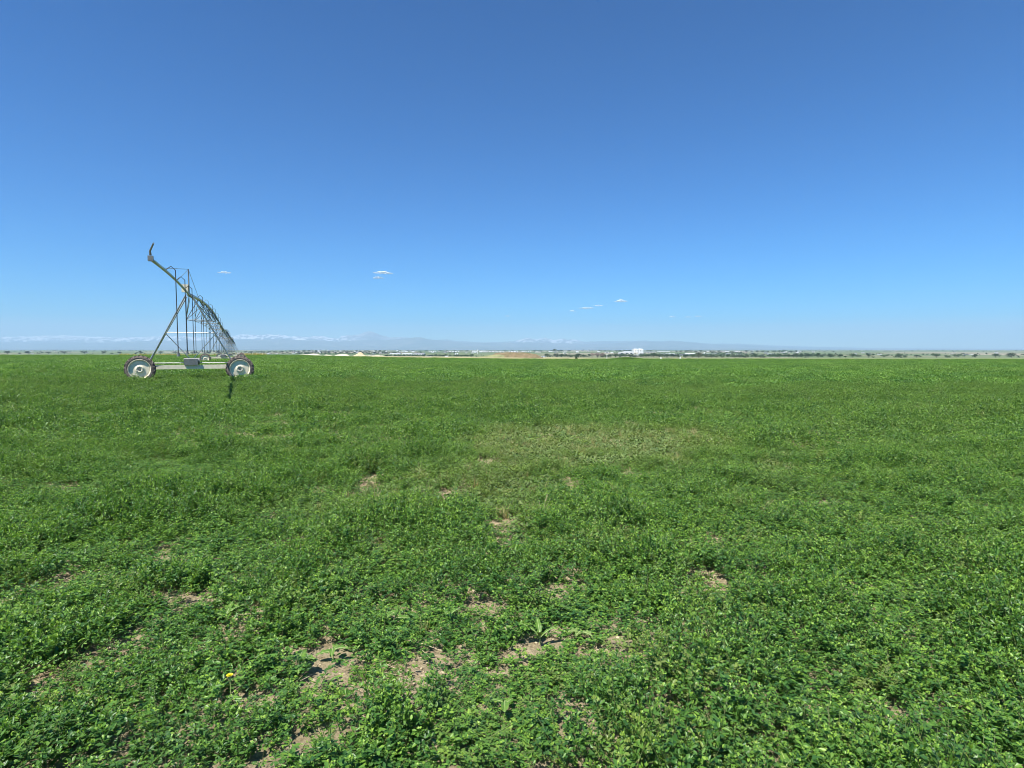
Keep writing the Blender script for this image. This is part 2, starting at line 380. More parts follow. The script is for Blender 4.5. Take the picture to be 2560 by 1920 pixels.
def tuft(seed, n, h, w, spread, dry):
    rg = np.random.default_rng(seed); b = PB(); P = np.stack([rg.normal(0, .02, n), rg.normal(0, .02, n), np.zeros(n)], -1)
    d = rdir(rg, n, spread); L = h * rg.uniform(.5, 1.1, n); t = np.where(rg.uniform(0, 1, n) < dry, 1.0, rg.uniform(.2, .7, n))
    mid = P + d * (L * .6)[:, None]; d2 = d + np.array([[0, 0, -.55]]) * rg.uniform(.2, 1.2, (n, 1)) + rg.normal(0, .12, (n, 3)); d2 /= np.linalg.norm(d2, axis=1, keepdims=True)
    s = np.cross(d, np.array([[0.2, .1, 1.0]])); s /= np.maximum(np.linalg.norm(s, axis=1, keepdims=True), 1e-5); ww = w * rg.uniform(.6, 1.2, (n, 1))
    V = np.stack([P - s*ww*.5, P + s*ww*.5, mid - s*ww*.42, mid + s*ww*.42, mid + d2 * (L * .45)[:, None]], 1).reshape(-1, 3)
    Fc = (BLADE_F[None] + (np.arange(n) * 5)[:, None, None]).reshape(-1, 3); b.add(V, Fc, t)
    return b
def lowweed(seed, n, ll):
    rg = np.random.default_rng(seed); b = PB(); a = rg.uniform(0, 2*np.pi, n); r = .11 * np.sqrt(rg.uniform(0, 1, n))
    P = np.stack([r*np.cos(a), r*np.sin(a), rg.uniform(.01, .06, n)], -1); ang = rg.uniform(0, 2*np.pi, n); el = rg.normal(.35, .4, n)
    d = np.stack([np.cos(ang)*np.cos(el), np.sin(ang)*np.cos(el), np.sin(el)], -1); up = np.array([[0, 0, 1.0]]) + rg.normal(0, .4, (n, 3)); L = ll * rg.uniform(.5, 1.3, n)
    V, Fc = leaves(P, d, up, L, L * .75); b.add(V, Fc, clip01(rg.normal(.4, .2, n))); return b
def litter(seed, n):
    rg = np.random.default_rng(seed); b = PB(); P = np.stack([rg.uniform(-.13, .13, n), rg.uniform(-.13, .13, n), rg.uniform(.003, .014, n)], -1)
    a = rg.normal(.7, .8, n); L = rg.uniform(.02, .13, n); d = np.stack([np.cos(a), np.sin(a), rg.normal(0, .12, n)], -1)
    V, Fc = stem_quads(P, P + d * L[:, None], .0014); b.add(V, Fc, rg.uniform(.2, 1, n)); return b

def clods(seed, n):
    rg = np.random.default_rng(seed); b = PB()
    bm = bmesh.new(); bmesh.ops.create_icosphere(bm, subdivisions=1, radius=1.0); bv = np.array([v.co[:] for v in bm.verts]); bf = np.array([[v.index for v in f.verts] for f in bm.faces]); bm.free()
    P = np.stack([rg.uniform(-.13, .13, n), rg.uniform(-.13, .13, n), np.zeros(n)], -1); s = rg.lognormal(-5.1, .5, n)
    V = P[:, None] + bv[None] * s[:, None, None] * rg.uniform(.6, 1.3, (n, 42 if len(bv) == 42 else len(bv), 1)) * np.array([1, 1, .65])
    Fc = bf[None] + (np.arange(n) * len(bv))[:, None, None]; b.add(V.reshape(-1, 3), Fc.reshape(-1, 3), rg.uniform(.1, .75, n)); return b
def leaf_mat(name, dark, mid, light, dry, rough=.40, trans=.26):
    n = NT(name); at = n.N('ShaderNodeAttribute', attribute_name='tint'); to = n.N('ShaderNodeAttribute', attribute_name='tone', attribute_type='INSTANCER')
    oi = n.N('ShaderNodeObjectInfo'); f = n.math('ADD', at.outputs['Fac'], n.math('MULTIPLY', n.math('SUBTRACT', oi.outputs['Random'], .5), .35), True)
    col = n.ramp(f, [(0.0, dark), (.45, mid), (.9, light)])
    st = n.math('LESS_THAN', at.outputs['Fac'], -.5)
    col = n.mixc(st, col, (.19, .24, .085))
    col = n.mixc(to.outputs['Fac'], col, dry)
    n.L(col, n.p.inputs['Base Color']); n.p.inputs['Roughness'].default_value = rough; n.p.inputs['Specular IOR Level'].default_value = .4
    tl = n.N('ShaderNodeBsdfTranslucent'); n.L(n.mixc(1.0, col, (1.5, 1.6, .55), 'MULTIPLY'), tl.inputs[0])
    mx = n.N('ShaderNodeMixShader', i0=trans); n.L(n.p.outputs[0], mx.inputs[1]); n.L(tl.outputs[0], mx.inputs[2]); n.L(mx.outputs[0], n.out.inputs[0])
    return n.m
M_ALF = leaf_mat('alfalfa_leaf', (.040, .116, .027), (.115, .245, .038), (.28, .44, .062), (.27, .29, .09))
M_GRS = leaf_mat('grass_blade', (.07, .15, .035), (.14, .24, .06), (.48, .40, .20), (.40, .35, .17), .55, .3)
M_WED = leaf_mat('weed_leaf', (.05, .105, .035), (.11, .19, .055), (.24, .33, .10), (.33, .31, .13), .8, .2)
n_ = NT('dry_stem'); at_ = n_.N('ShaderNodeAttribute', attribute_name='tint')
n_.L(n_.ramp(at_.outputs['Fac'], [(0, (.20, .135, .085)), (.5, (.42, .31, .19)), (1, (.62, .50, .34))]), n_.p.inputs['Base Color']); n_.p.inputs['Roughness'].default_value = .8
M_DRY = n_.m
M_CLOD = simple('soil_clod', (.42, .345, .22), .95, 0, .35, 30)

protos = bpy.data.collections.new('plant_kinds')      # source shapes of the ground cover, not part of the scene itself
names = []
def proto(nm, o):
    o.name = 'kind_%02d_%s' % (len(names), nm); protos.objects.link(o); names.append(nm); return len(names) - 1
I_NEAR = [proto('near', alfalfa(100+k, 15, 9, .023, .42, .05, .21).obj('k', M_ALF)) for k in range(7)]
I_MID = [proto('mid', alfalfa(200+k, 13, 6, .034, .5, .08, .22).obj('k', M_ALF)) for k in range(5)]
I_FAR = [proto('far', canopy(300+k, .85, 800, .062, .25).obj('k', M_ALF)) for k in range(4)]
I_GRS = [proto('grass', tuft(400+k, 34, .22, .006, .45, .12 + .3 * k).obj('k', M_GRS)) for k in range(3)]
I_WED = [proto('weed', lowweed(500+k, 60, .034).obj('k', M_WED)) for k in range(3)]
I_LIT = [proto('litter', litter(600+k, 26).obj('k', M_DRY)) for k in range(3)]

# bare patches: photo pixel centre and radii
PATCH = [(1219,1516,38,56,.5),(597,1566,50,24,0),(684,1286,26,13,0),(752,1360,24,14,0),(1270,1357,20,24,0),(1270,1318,18,16,0),(963,1503,16,8,0),(566,1325,22,9,0),
 (657,1331,20,7,0),(1788,1458,36,23,0),(1970,1403,13,17,0),(1957,1272,14,8,0),(1436,1448,20,15,0),(1286,1481,16,20,0),(1283,1305,14,15,0),(1589,1341,14,8,0),(1742,1318,12,10,0),
 (850,1685,72,52,.3),(742,1628,58,26,0),(716,1692,32,24,0),(1030,1668,54,44,0),(1097,1640,60,28,0),(967,1746,17,14,0),(1257,1648,12,10,0),(1243,1746,20,9,0),(670,1857,13,12,0),
 (648,1762,9,17,0),(879,1586,17,8,0),(1306,1632,36,27,0),(1472,1594,60,28,0),(1508,1668,28,19,0),(1508,1625,14,22,0),(1368,1632,14,9,0),(1440,1700,20,10,0),(1690,1812,34,11,0),
 (1665,1892,22,9,0),(1850,1896,34,12,0),(1550,1629,24,13,0),(1892,1671,14,9,0),(986,1157,17,6,0),(925,1209,24,18,0),(1113,1235,24,11,0),(811,1160,12,5,0),(1211,1154,14,5,0),
 (1573,1060,14,6,0),(1413,1209,16,14,0),(1661,1216,13,6,0),(1563,1180,10,5,0),(950,1262,16,9,0),(1120,1262,14,7,0),(1960,1550,10,14,0),(1390,1290,10,7,0),
 (480,1500,40,16,0),(300,1620,50,22,0),(420,1380,26,12,0),(120,1700,50,26,0),(200,1450,30,14,0),(2120,1520,34,16,0),(2300,1650,50,22,0),(2450,1430,32,14,0),(2200,1780,50,24,0),(2120,1330,20,9,0)]
PT = []
for (sx, sy, rx, ry, rot) in PATCH:
    gx, gy, gz = ground_hit(sx, sy); Yp = gy
    wx = rx / 2.5 / F * Yp; wy = ry / 2.5 * Yp * Yp / (F * EYE); occ = .075 * Yp / EYE
    PT.append((gx, gy - occ * .4, wx * .95, wy * .9 + occ * .4, rot))
def patch_mask(x, y):
    m = np.zeros_like(x); wob = (fbm(x / .12, y / .12, 71, 3) - .5) * .9
    for (cx, cy, wx, wy, rot) in PT:
        u = (x - cx) / wx; v = (y - cy) / wy; u2 = u + rot * v
        d = np.sqrt(u2 * u2 + v * v) * .92 + wob
        m = np.maximum(m, 1 - sstep(.75, 1.35, d))
    return m
# the thin weedy belt: photo x 1180..1850, y 1060..1150, tailing off to the lower left
def weedy(x, y):
    Yc = np.maximum(y, .5); sx = 1280 + x / Yc * F * 2.5; sy = 872.5 + EYE / Yc * F * 2.5
    w = (fbm(x / .9, y / 1.4, 55, 4) - .5)
    a = sstep(1130, 1270, sx + w * 260) * sstep(1900, 1700, sx + w * 260) * sstep(1052, 1078, sy + w * 30) * sstep(1195, 1140, sy + w * 60)
    b = np.exp(-((sx - 1200) / 170) ** 2 - ((sy - 1210) / 60) ** 2) * .85 + np.exp(-((sx - 940) / 90) ** 2 - ((sy - 1240) / 34) ** 2) * .5 + np.exp(-((sx - 820) / 170) ** 2 - ((sy - 1285) / 26) ** 2) * .55
    c = np.exp(-((sx - 1300) / 60) ** 2 - ((sy - 1270) / 60) ** 2) * .5 + np.exp(-((sx - 1950) / 60) ** 2 - ((sy - 1180) / 60) ** 2) * .35
    d = np.exp(-((sx - 1780) / 160) ** 2 - ((sy - 1880) / 40) ** 2) * .6
    return clip01(a + b + c + d + np.where(w > .2, .12, 0))
pts = []; 
def emit(x, y, idx, sc, hz_, tone, lean=0):
    n = len(x)
    if not n: return
    pts.append(np.stack([x, y, z_ground(x, y) - .004, idx.astype(float), sc, sc * hz_, rng.uniform(0, 2*np.pi, n), clip01(tone), rng.normal(0, .08, n), rng.normal(0, .08, n)], -1))
def fan(y0, y1, dens, k=.98, pad=.6):
    n = int(dens * ((y1*y1 - y0*y0) * k + 2 * pad * (y1 - y0)))
    y = np.sqrt(rng.uniform(y0*y0, y1*y1, int(n))); x = rng.uniform(-1, 1, len(y)) * (k * y + pad); return x, y
def height_field(x, y):
    big = fbm(x / 1.1, y / 1.1, 21, 3); sm = fbm(x / .48, y / .48, 22, 3)
    return (.60 + 1.0 * (big - .42) + 1.7 * (sm - .47)) * np.interp(y, [1, 3, 8, 14, 40], [.85, .85, .95, 1.15, 1.3])
# near rows
def scatter_alf(y0, y1, dens, idxs, base_sc, thr=.36):
    x, y = fan(y0, y1, dens); pm = patch_mask(x, y) if y0 < 22 else np.zeros_like(x); wd = weedy(x, y) if y0 < 30 else np.zeros_like(x)
    # clumpy stand: small natural gaps
    gap = fbm(x / .28, y / .28, 63, 3); keep = (pm < thr - .28 * rng.uniform(0, 1, len(x))) & (rng.uniform(0, 1, len(x)) > wd * .64) & (gap > (.22 if y0 < 9 else .25) + .08 * rng.uniform(0, 1, len(x)) - .05)
    x, y, pm, wd = x[keep], y[keep], pm[keep], wd[keep]
    hf = height_field(x, y) * (1 - .6 * sstep(.0, .3, pm)) * (1 + .5 * sstep(7, 14, y) * (fbm(x / 2.4, y / 3.2, 77, 3) - .5)) * (1 - .42 * wd)
    ton = .0 + .12 * clip01(fbm(x / 3.5, y / 3.5, 33, 3) - .45) * 3 * .5 + wd * .34 + np.where(rng.uniform(0, 1, len(x)) < .05, rng.uniform(.1, .5, len(x)), 0) + rng.normal(0, .04, len(x)) + .07 * sstep(4, 25, y)
    idx = rng.choice(idxs, len(x)); ton = ton + .0 * y
    emit(x, y, idx, base_sc * rng.uniform(.68, 1.35, len(x)), np.clip(hf, .3, 1.6) * rng.uniform(.85, 1.2, len(x)), ton)
scatter_alf(1.3, 9.5, 96, I_NEAR, 1.0)
scatter_alf(9.5, 38, 36, I_MID, 1.05)
mk = pts[-1]; mk = mk[(mk[:, 1] < 26 + 12 * rng.uniform(0, 1, len(mk)))]; pts[-1] = mk
x, y = fan(25, 192, 1.25, .97, 2)
u = x / y; ok = (y > 26 + 10 * rng.uniform(0, 1, len(x))) & (y < field_edge_y(np.clip(u, -1.25, 1.25)) - 1 + rng.normal(0, .6, len(x))); x, y = x[ok], y[ok]
emit(x, y, rng.choice(I_FAR, len(x)), rng.uniform(.9, 1.25, len(x)), np.clip(.75 + .5 * fbm(x / 5, y / 5, 12, 3), .6, 1.3), .0 + .30 * clip01(fbm(x / 14, y / 22, 34, 3) - .45) + rng.normal(0, .02, len(x)))
sxb = rng.uniform(1530, 1605, 260); ub = (sxb / 2.5 - 512) / F; yb = rng.uniform(144, 150, 260)
emit(ub * yb, yb, rng.choice(I_FAR, 260), np.full(260, .8), 2.2 * np.cos((sxb - 1567) / 38 * 1.3) + .9, np.full(260, .12))
# weeds and grasses where the stand is thin
x, y = fan(1.5, 16, 60); w = weedy(x, y); pm = patch_mask(x, y); k = (rng.uniform(0, 1, len(x)) < w * 1.6) & (pm < .6); x, y, w = x[k], y[k], w[k]
ch = rng.uniform(0, 1, len(x)); isg = ch < .22
emit(x, y, np.where(isg, rng.choice(I_GRS, len(x)), rng.choice(I_WED, len(x))), np.where(isg, rng.uniform(.35, .85, len(x)), rng.uniform(.7, 1.5, len(x))), np.full(len(x), 1.0), rng.uniform(0, .3, len(x)))
x, y = fan(1.5, 16, 2.2); pm = patch_mask(x, y); k = pm < .9; x, y = x[k], y[k]
isg = rng.uniform(0, 1, len(x)) < .6
emit(x, y, np.where(isg, rng.choice(I_GRS, len(x)), rng.choice(I_WED, len(x))), rng.uniform(.4, .68, len(x)), np.full(len(x), 1.0), rng.uniform(0, .4, len(x)))
x, y = fan(1.5, 14, 60); pm = patch_mask(x, y); k = (pm > .15) | (rng.uniform(0, 1, len(x)) < .05); x, y = x[k], y[k]
emit(x, y, rng.choice(I_LIT, len(x)), rng.uniform(.6, 1.4, len(x)), np.full(len(x), 1.0), np.zeros(len(x)))
I_CLOD = [proto('clods', clods(650+k, 22).obj('k', M_CLOD)) for k in range(3)]
x, y = fan(1.5, 14, 40); pm = patch_mask(x, y); k = (pm > .12); x, y = x[k], y[k]
emit(x, y, rng.choice(I_CLOD, len(x)), rng.uniform(.6, 1.5, len(x)), np.full(len(x), 1.0), np.zeros(len(x)))
PTS = np.concatenate(pts)

def scatter_object(name, PTS, coll, label, cat):
    me = bpy.data.meshes.new(name); me.vertices.add(len(PTS)); me.vertices.foreach_set('co', PTS[:, :3].astype(np.float32).ravel())
    def at(nm, typ, v):
        a = me.attributes.new(nm, typ, 'POINT')
        a.data.foreach_set('vector' if typ == 'FLOAT_VECTOR' else 'value', np.ascontiguousarray(v).ravel())
    at('kind_i', 'INT', PTS[:, 3].astype(np.int32)); at('size', 'FLOAT_VECTOR', np.stack([PTS[:, 4], PTS[:, 4], PTS[:, 5]], -1).astype(np.float32))
    at('turn', 'FLOAT_VECTOR', np.stack([PTS[:, 8], PTS[:, 9], PTS[:, 6]], -1).astype(np.float32)); at('tone', 'FLOAT', PTS[:, 7].astype(np.float32))
    o = bpy.data.objects.new(name, me); C.objects.link(o)
    gt = bpy.data.node_groups.new(name + '_spread', 'GeometryNodeTree'); gt.is_modifier = True
    gt.interface.new_socket('Geometry', in_out='INPUT', socket_type='NodeSocketGeometry'); gt.interface.new_socket('Geometry', in_out='OUTPUT', socket_type='NodeSocketGeometry')
    N = gt.nodes.new; Lk = gt.links.new
    gi = N('NodeGroupInput'); go = N('NodeGroupOutput'); ip = N('GeometryNodeInstanceOnPoints'); ci = N('GeometryNodeCollectionInfo')
    ci.inputs['Collection'].default_value = coll; ci.inputs['Separate Children'].default_value = True; ci.inputs['Reset Children'].default_value = True
    def na(nm, typ):
        a = N('GeometryNodeInputNamedAttribute'); a.data_type = typ; a.inputs['Name'].default_value = nm; return a.outputs['Attribute']
    m2p = N('GeometryNodeMeshToPoints'); Lk(gi.outputs[0], m2p.inputs[0]); Lk(m2p.outputs[0], ip.inputs['Points'])
    Lk(ci.outputs[0], ip.inputs['Instance']); ip.inputs['Pick Instance'].default_value = True
    Lk(na('kind_i', 'INT'), ip.inputs['Instance Index'])
    e2r = N('FunctionNodeEulerToRotation'); Lk(na('turn', 'FLOAT_VECTOR'), e2r.inputs[0]); Lk(e2r.outputs[0], ip.inputs['Rotation'])
    Lk(na('size', 'FLOAT_VECTOR'), ip.inputs['Scale']); Lk(ip.outputs[0], go.inputs[0])
    md = o.modifiers.new('spread', 'NODES'); md.node_group = gt
    tag(o, label, cat, kind='stuff'); return o
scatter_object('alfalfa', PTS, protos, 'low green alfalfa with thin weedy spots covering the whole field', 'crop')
print('crop instances', len(PTS))


# ------------------------------------------------------------------ centre-pivot irrigation machine
G = simple('galvanised_steel', (.50, .51, .49), .42, .75, .2, 9)
G_DARK = simple('weathered_steel', (.20, .21, .20), .55, .5, .25, 5)
CREAM = simple('cream_painted_rim', (.74, .68, .50), .75, 0, .12, 7)
BLACKR = simple('black_rubber', (.03, .03, .03), .7)
def tyre_mat():
    n = NT('muddy_tyre'); f = n.noise(7, 6, .7, n.objc())
    n.L(n.ramp(f, [(.34, (.045, .038, .036)), (.48, (.12, .098, .084)), (.68, (.30, .25, .205))]), n.p.inputs['Base Color']); n.p.inputs['Roughness'].default_value = .92; return n.m
TYRE = tyre_mat()
PD = Vector((-.465, 1, 0)).normalized(); PP = Vector((PD.y, -PD.x, 0))     # along the pipe / across it, to the right
T1 = Vector((-14.62, 26.46, 0)); SPAN = 50.2
towers = [T1 + PD * SPAN * k for k in (0, 1, 2, 3)]
for t in towers: t.z = zg(t.x, t.y)
HP = 3.95
piv = empty('irrigation_machine', towers[0]); piv.rotation_euler = (0, 0, math.atan2(PP.y, PP.x))     # local x across, local y along the pipe
tag(piv, 'long galvanised wheeled irrigation machine running into the distance at the left edge of the field', 'irrigation machine')
Mi = (Matrix.Translation(towers[0]) @ Matrix.Rotation(math.atan2(PP.y, PP.x), 4, 'Z')).inverted()
def lp(v): return Mi @ Vector(v)
TL = [lp(t) for t in towers]
def pipe_z(i, t): return (TL[i].z * (1-t) + TL[i+1].z * t) + HP + .75 * 4 * t * (1-t)
def pipe_pt(i, t): return Vector((TL[i].x*(1-t)+TL[i+1].x*t, TL[i].y*(1-t)+TL[i+1].y*t, pipe_z(i, t)))
for i in range(len(TL) - 1):
    MB().tube([pipe_pt(i, k / 24) for k in range(25)], .085, 10).build('span_pipe', G, piv, True)
    nb = 8; tr = MB(); low = []
    for k in range(1, nb):
        t = k / nb; p = pipe_pt(i, t); dpt = 1.15
        for sx_ in (-1, 1):
            q = p + Vector((sx_ * .62, 0, -dpt)); low.append((k, sx_, q))
            tr.tube([p, q], .022, 5)
            for t2 in (t - 1/nb, t + 1/nb):
                pe = pipe_pt(i, t2); tr.tube([pe, q], .018, 5)
        tr.tube([p + Vector((-.62, 0, -dpt)), p + Vector((.62, 0, -dpt))], .02, 5)
    tro = tr.build('truss', G_DARK, piv)
    rods = MB()
    for sx_ in (-1, 1):
        rods.tube([pipe_pt(i, .015)] + [q for (k, s_, q) in low if s_ == sx_] + [pipe_pt(i, .985)], .014, 5)
    rods.build('truss_rod', G, tro)
    for k in range(17):
        t = (k + .7) / 17.4; p = pipe_pt(i, t); side = .28 if k % 2 else -.28
        hose = MB().tube([p, p + Vector((side * .6, 0, .16)), p + Vector((side, 0, .05)), p + Vector((side, 0, -.3)), p + Vector((side * 1.02, 0, -HP + 1.35 - .6*4*t*(1-t)))], .014, 5).build('drop_hose', BLACKR if k % 3 else G_DARK, piv)
        e = p + Vector((side * 1.02, 0, -HP + 1.35 - .6*4*t*(1-t)))
        MB().tube([e, e + Vector((0, 0, -.12))], .035, 8, .05).build('sprinkler', G_DARK, hose)
# end overhang reaching towards the camera, held by cables, with an end gun at its tip
OL = 12.3; oh = lambda t: Vector((0, -OL * t, HP + .25 * t - .35 * t * t))
MB().tube([oh(k / 10) for k in range(11)], .045, 10).build('overhang_pipe', G, piv, True)
cb = MB(); mast = Vector((0, 0, HP + 1.15)); cb.tube([oh(0), mast], .03, 6)
for t_ in (.45, .8): cb.tube([mast, oh(t_)], .009, 5)
cb.tube([mast, pipe_pt(0, .14)], .009, 5); cb.build('support_cable', G_DARK, piv)
for k in range(3):
    p = oh(.2 + .27 * k); e = p + Vector((.28, 0, -HP + 1.4)); hs_ = MB().tube([p, p + Vector((.16, 0, .14)), p + Vector((.28, 0, .02)), p + Vector((.28, 0, -.4)), e], .014, 5).build('drop_hose', BLACKR, piv)
    MB().tube([e, e + Vector((0, 0, -.12))], .035, 8, .05).build('sprinkler', G_DARK, hs_)
p = oh(1); MB().box((-.06, -OL - .06, p.z - .05), (.06, -OL + .1, p.z + .08)).tube([p + Vector((0, 0, .1)), p + Vector((0, -.05, .2)), p + Vector((.12, -.35, .36))], .03, 8, .02).build('end_gun', G_DARK, piv)
def wheel(parent_loc, first):
    """wheel about local Y (faces along the pipe)"""
    r = .61; w = bpy.data.objects.new('wheel', None); C.objects.link(w); w.parent = piv; w.location = parent_loc; w.empty_display_size = .3
    prof = [(.43,-.15),(.50,-.165),(.545,-.155),(.565,-.11),(.572,0),(.565,.11),(.545,.155),(.50,.165),(.43,.15),(.41,.12),(.405,0),(.41,-.12)]
    ty = MB().lathe(prof, 48, True)
    nl = 22
    for k in range(nl):
        for sd_ in (-1, 1):
            a = 2*math.pi*(k + (.25 if sd_ > 0 else -.25)) / nl; pts8 = []
            for (ya, aa) in ((0.01, .13), (.155, -.04)):
                for (rr_, dw) in ((.56, .032), (.612, .024)):
                    for e in (-1, 1):
                        an = a + aa + e * dw / .58; rq = rr_ - (.03 if ya > .1 else 0)
                        pts8.append((rq * math.cos(an), ya * sd_, rq * math.sin(an)))
            ty.add(pts8, [(0,1,3,2),(4,6,7,5),(0,4,5,1),(2,3,7,6),(0,2,6,4),(1,5,7,3)])
    tyo = ty.build('tyre', TYRE, w)
    rim = MB().lathe([(.432,-.165),(.445,-.15),(.425,-.13),(.40,-.10),(.395,.10),(.425,.13),(.445,.15),(.432,.165),(.415,.13),(.385,.09),(.385,-.09),(.415,-.13)], 48, True).build('rim', CREAM, w, True)
    dish = MB().lathe([(.388,-.05),(.388,-.085),(.36,-.098),(.30,-.085),(.20,-.105),(.16,-.115),(.155,-.14),(.075,-.14),(.07,-.11),(.0001,-.11),(.0001,-.08),(.15,-.08),(.25,-.072),(.36,-.075)], 48).build('disc', CREAM, w, True)
    hub = MB().lathe([(.0001,-.15),(.045,-.15),(.055,-.12),(.062,.12),(.0001,.12)], 20)
    for k in range(8):
        a = 2*math.pi*k/8; hub.box((.115*math.cos(a)-.009, -.155, .115*math.sin(a)-.009), (.115*math.cos(a)+.009, -.1395, .115*math.sin(a)+.009))
    hub.build('hub', G_DARK, w)
    return w
def copy_tree(o, parent=None):
    c = o.copy(); C.objects.link(c)
    if parent: c.parent = parent
    for ch in [q for q in bpy.data.objects if q.parent == o]: copy_tree(ch, c)
    return c
w0 = None
for i, t in enumerate(TL):
    for sx_ in (-1, 1):
        # ground under each wheel
        wl_ = t + Vector((sx_ * 2.0, 0, 0)); wz = Mi.inverted() @ wl_; z = zg(wz.x, wz.y) - towers[0].z + .59
        wl_.z = z
        if w0 is None: w0 = wheel(wl_, True); w0['spin'] = 0
        else:
            w = copy_tree(w0, piv); w.location = wl_
            w.rotation_euler = (0, random.uniform(0, .3), 0)
    zb = t.z + .75
    tf = MB()
    apex = Vector((t.x, t.y, t.z + HP - .05))
    for sx_ in (-1, 1):
        for sy_ in (-.34, .34):
            tf.tube([Vector((t.x + sx_ * 1.72, t.y + .32 + sy_ * .25, zb + .08)), apex + Vector((sx_ * .12, sy_, 0))], .032, 6)
        a = Vector((t.x + sx_ * 1.0, t.y + .32, zb + 1.45))
        tf.tube([a, Vector((t.x - sx_ * .1, t.y + .32, zb + .1))], .02, 5)
    tf.tube([Vector((t.x - .95, t.y + .25, zb + 1.5)), Vector((t.x + .95, t.y + .25, zb + 1.5))], .028, 6)
    tower = tf.build('tower_frame', G, piv)
    beam = MB().box((t.x - 2.05, t.y + .26, zb - .16), (t.x + 2.05, t.y + .42, zb + .02)).build('base_beam', CREAM, tower)
    MB().box((t.x - .3, t.y + .1, zb + .025), (t.x + .25, t.y + .5, zb + .3)).tube([Vector((t.x - .32, t.y + .3, zb + .2)), Vector((t.x + .32, t.y + .3, zb + .2))], .15, 12).build('drive_motor', G_DARK, piv)
    for sx_ in (-1, 1):
        MB().box((t.x + sx_ * 2.0 - .17, t.y + .15, zb - .30), (t.x + sx_ * 2.0 + .17, t.y + .255, zb + .06)).build('gearbox', G_DARK, piv)
    MB().tube([Vector((t.x - 2.0, t.y + .36, zb + .12)), Vector((t.x + 2.0, t.y + .36, zb + .12))], .02, 6).build('drive_shaft', G, piv)
    MB().box((apex.x - .28, apex.y - .2, apex.z + .16), (apex.x - .02, apex.y + .05, apex.z + .5)).build('control_box', CREAM, piv)

# ------------------------------------------------------------------ placing far things
YS = np.geomspace(9400, 950, 500)
def far_at(sx, sy):
    d = sdir(sx, sy); u = d.x / d.y; tgt = -d.z / d.y
    o = (EYE - z_ground(u * YS, YS)) / YS; k = np.argmax(o >= tgt)
    if o[k] < tgt: k = len(YS) - 1
    Yd = float(YS[k]); return u * Yd, Yd, zg(u * Yd, Yd), Yd / F / 2.5     # x, y, z, metres per source pixel

# earth mound, dry weeds growing on it
def mound(name, sx0, sx1, sytop, Yd, mat, prof, label, cat, depth=.8, seed=0, rough=.25):
    xa, xb = [(s_ - 1280) / 2.5 / F * Yd for s_ in (sx0, sx1)]; cx = (xa + xb) / 2; hw = (xb - xa) / 2; hd = hw * depth
    z0 = zg(cx, Yd); H = EYE - (sytop - 872.5) / 2.5 / F * (Yd + hd * .3) - z0
    nx, ny = 90, 40; xs = np.linspace(-1, 1, nx); ys = np.linspace(-1, 1, ny); Xg, Yg = np.meshgrid(xs, ys)
    p = np.interp(Xg, [a for a, b in prof], [b for a, b in prof]); across = clip01(1 - np.abs(Yg) ** 1.7)
    h = H * p * across * (1 + rough * (fbm(Xg * 7 + seed, Yg * 4, seed, 4) - .5)); h = np.where(h < .02, h - .15, h)
    wx = cx + Xg * hw; wy = Yd + Yg * hd; gz = z_ground(wx, wy)
    edge = (np.abs(Xg) > .999) | (np.abs(Yg) > .999); zz = gz + np.where(edge, -.4, h)
    i, j = np.meshgrid(np.arange(ny-1), np.arange(nx-1), indexing='ij'); Fm = np.stack([i*nx+j, i*nx+j+1, (i+1)*nx+j+1, (i+1)*nx+j], -1).reshape(-1, 4)
    o = mesh_obj(name, np.stack([wx - cx, wy - Yd, zz - z0], -1), Fm, mat, smooth=False); o.location = (cx, Yd, z0)
    tag(o, label, cat); return o
def earth_mat():
    n = NT('bare_earth'); P = n.pos(); f = n.noise(.55, 8, .72, P); f2 = n.noise(3.0, 5, .7, P)
    c = n.ramp(f, [(.34, (.07, .085, .03)), (.44, (.15, .12, .06)), (.56, (.22, .15, .09)), (.68, (.34, .26, .15))])
    n.L(n.mixc(n.math('MULTIPLY', f2, .5), c, (.15, .14, .065)), n.p.inputs['Base Color']); n.p.inputs['Roughness'].default_value = 1; return n.m
EARTH = earth_mat(); SAND = simple('pale_sand', (.62, .54, .40), .95, 0, .15, .3); SANDY = simple('yellow_sand', (.60, .48, .28), .95, 0, .15, .3)
mound('earth_mound', 1216, 1360, 880.6, 330, EARTH, [(-1,0),(-.88,.25),(-.68,.8),(-.5,.96),(.0,1),(.45,.93),(.72,.7),(.9,.22),(1,0)], 'long flat topped brown earth mound beyond the field, right of centre', 'mound', .35, 3)
mound('grassy_bank', 1176, 1262, 885.5, 318, simple('dry_grass_bank', (.21, .215, .10), 1, 0, .3, .5), [(-1,0),(-.3,.35),(.4,.85),(.7,1),(1,.6)], 'low pale grassy bank sloping up to the left end of the brown earth mound', 'mound', .3, 5)
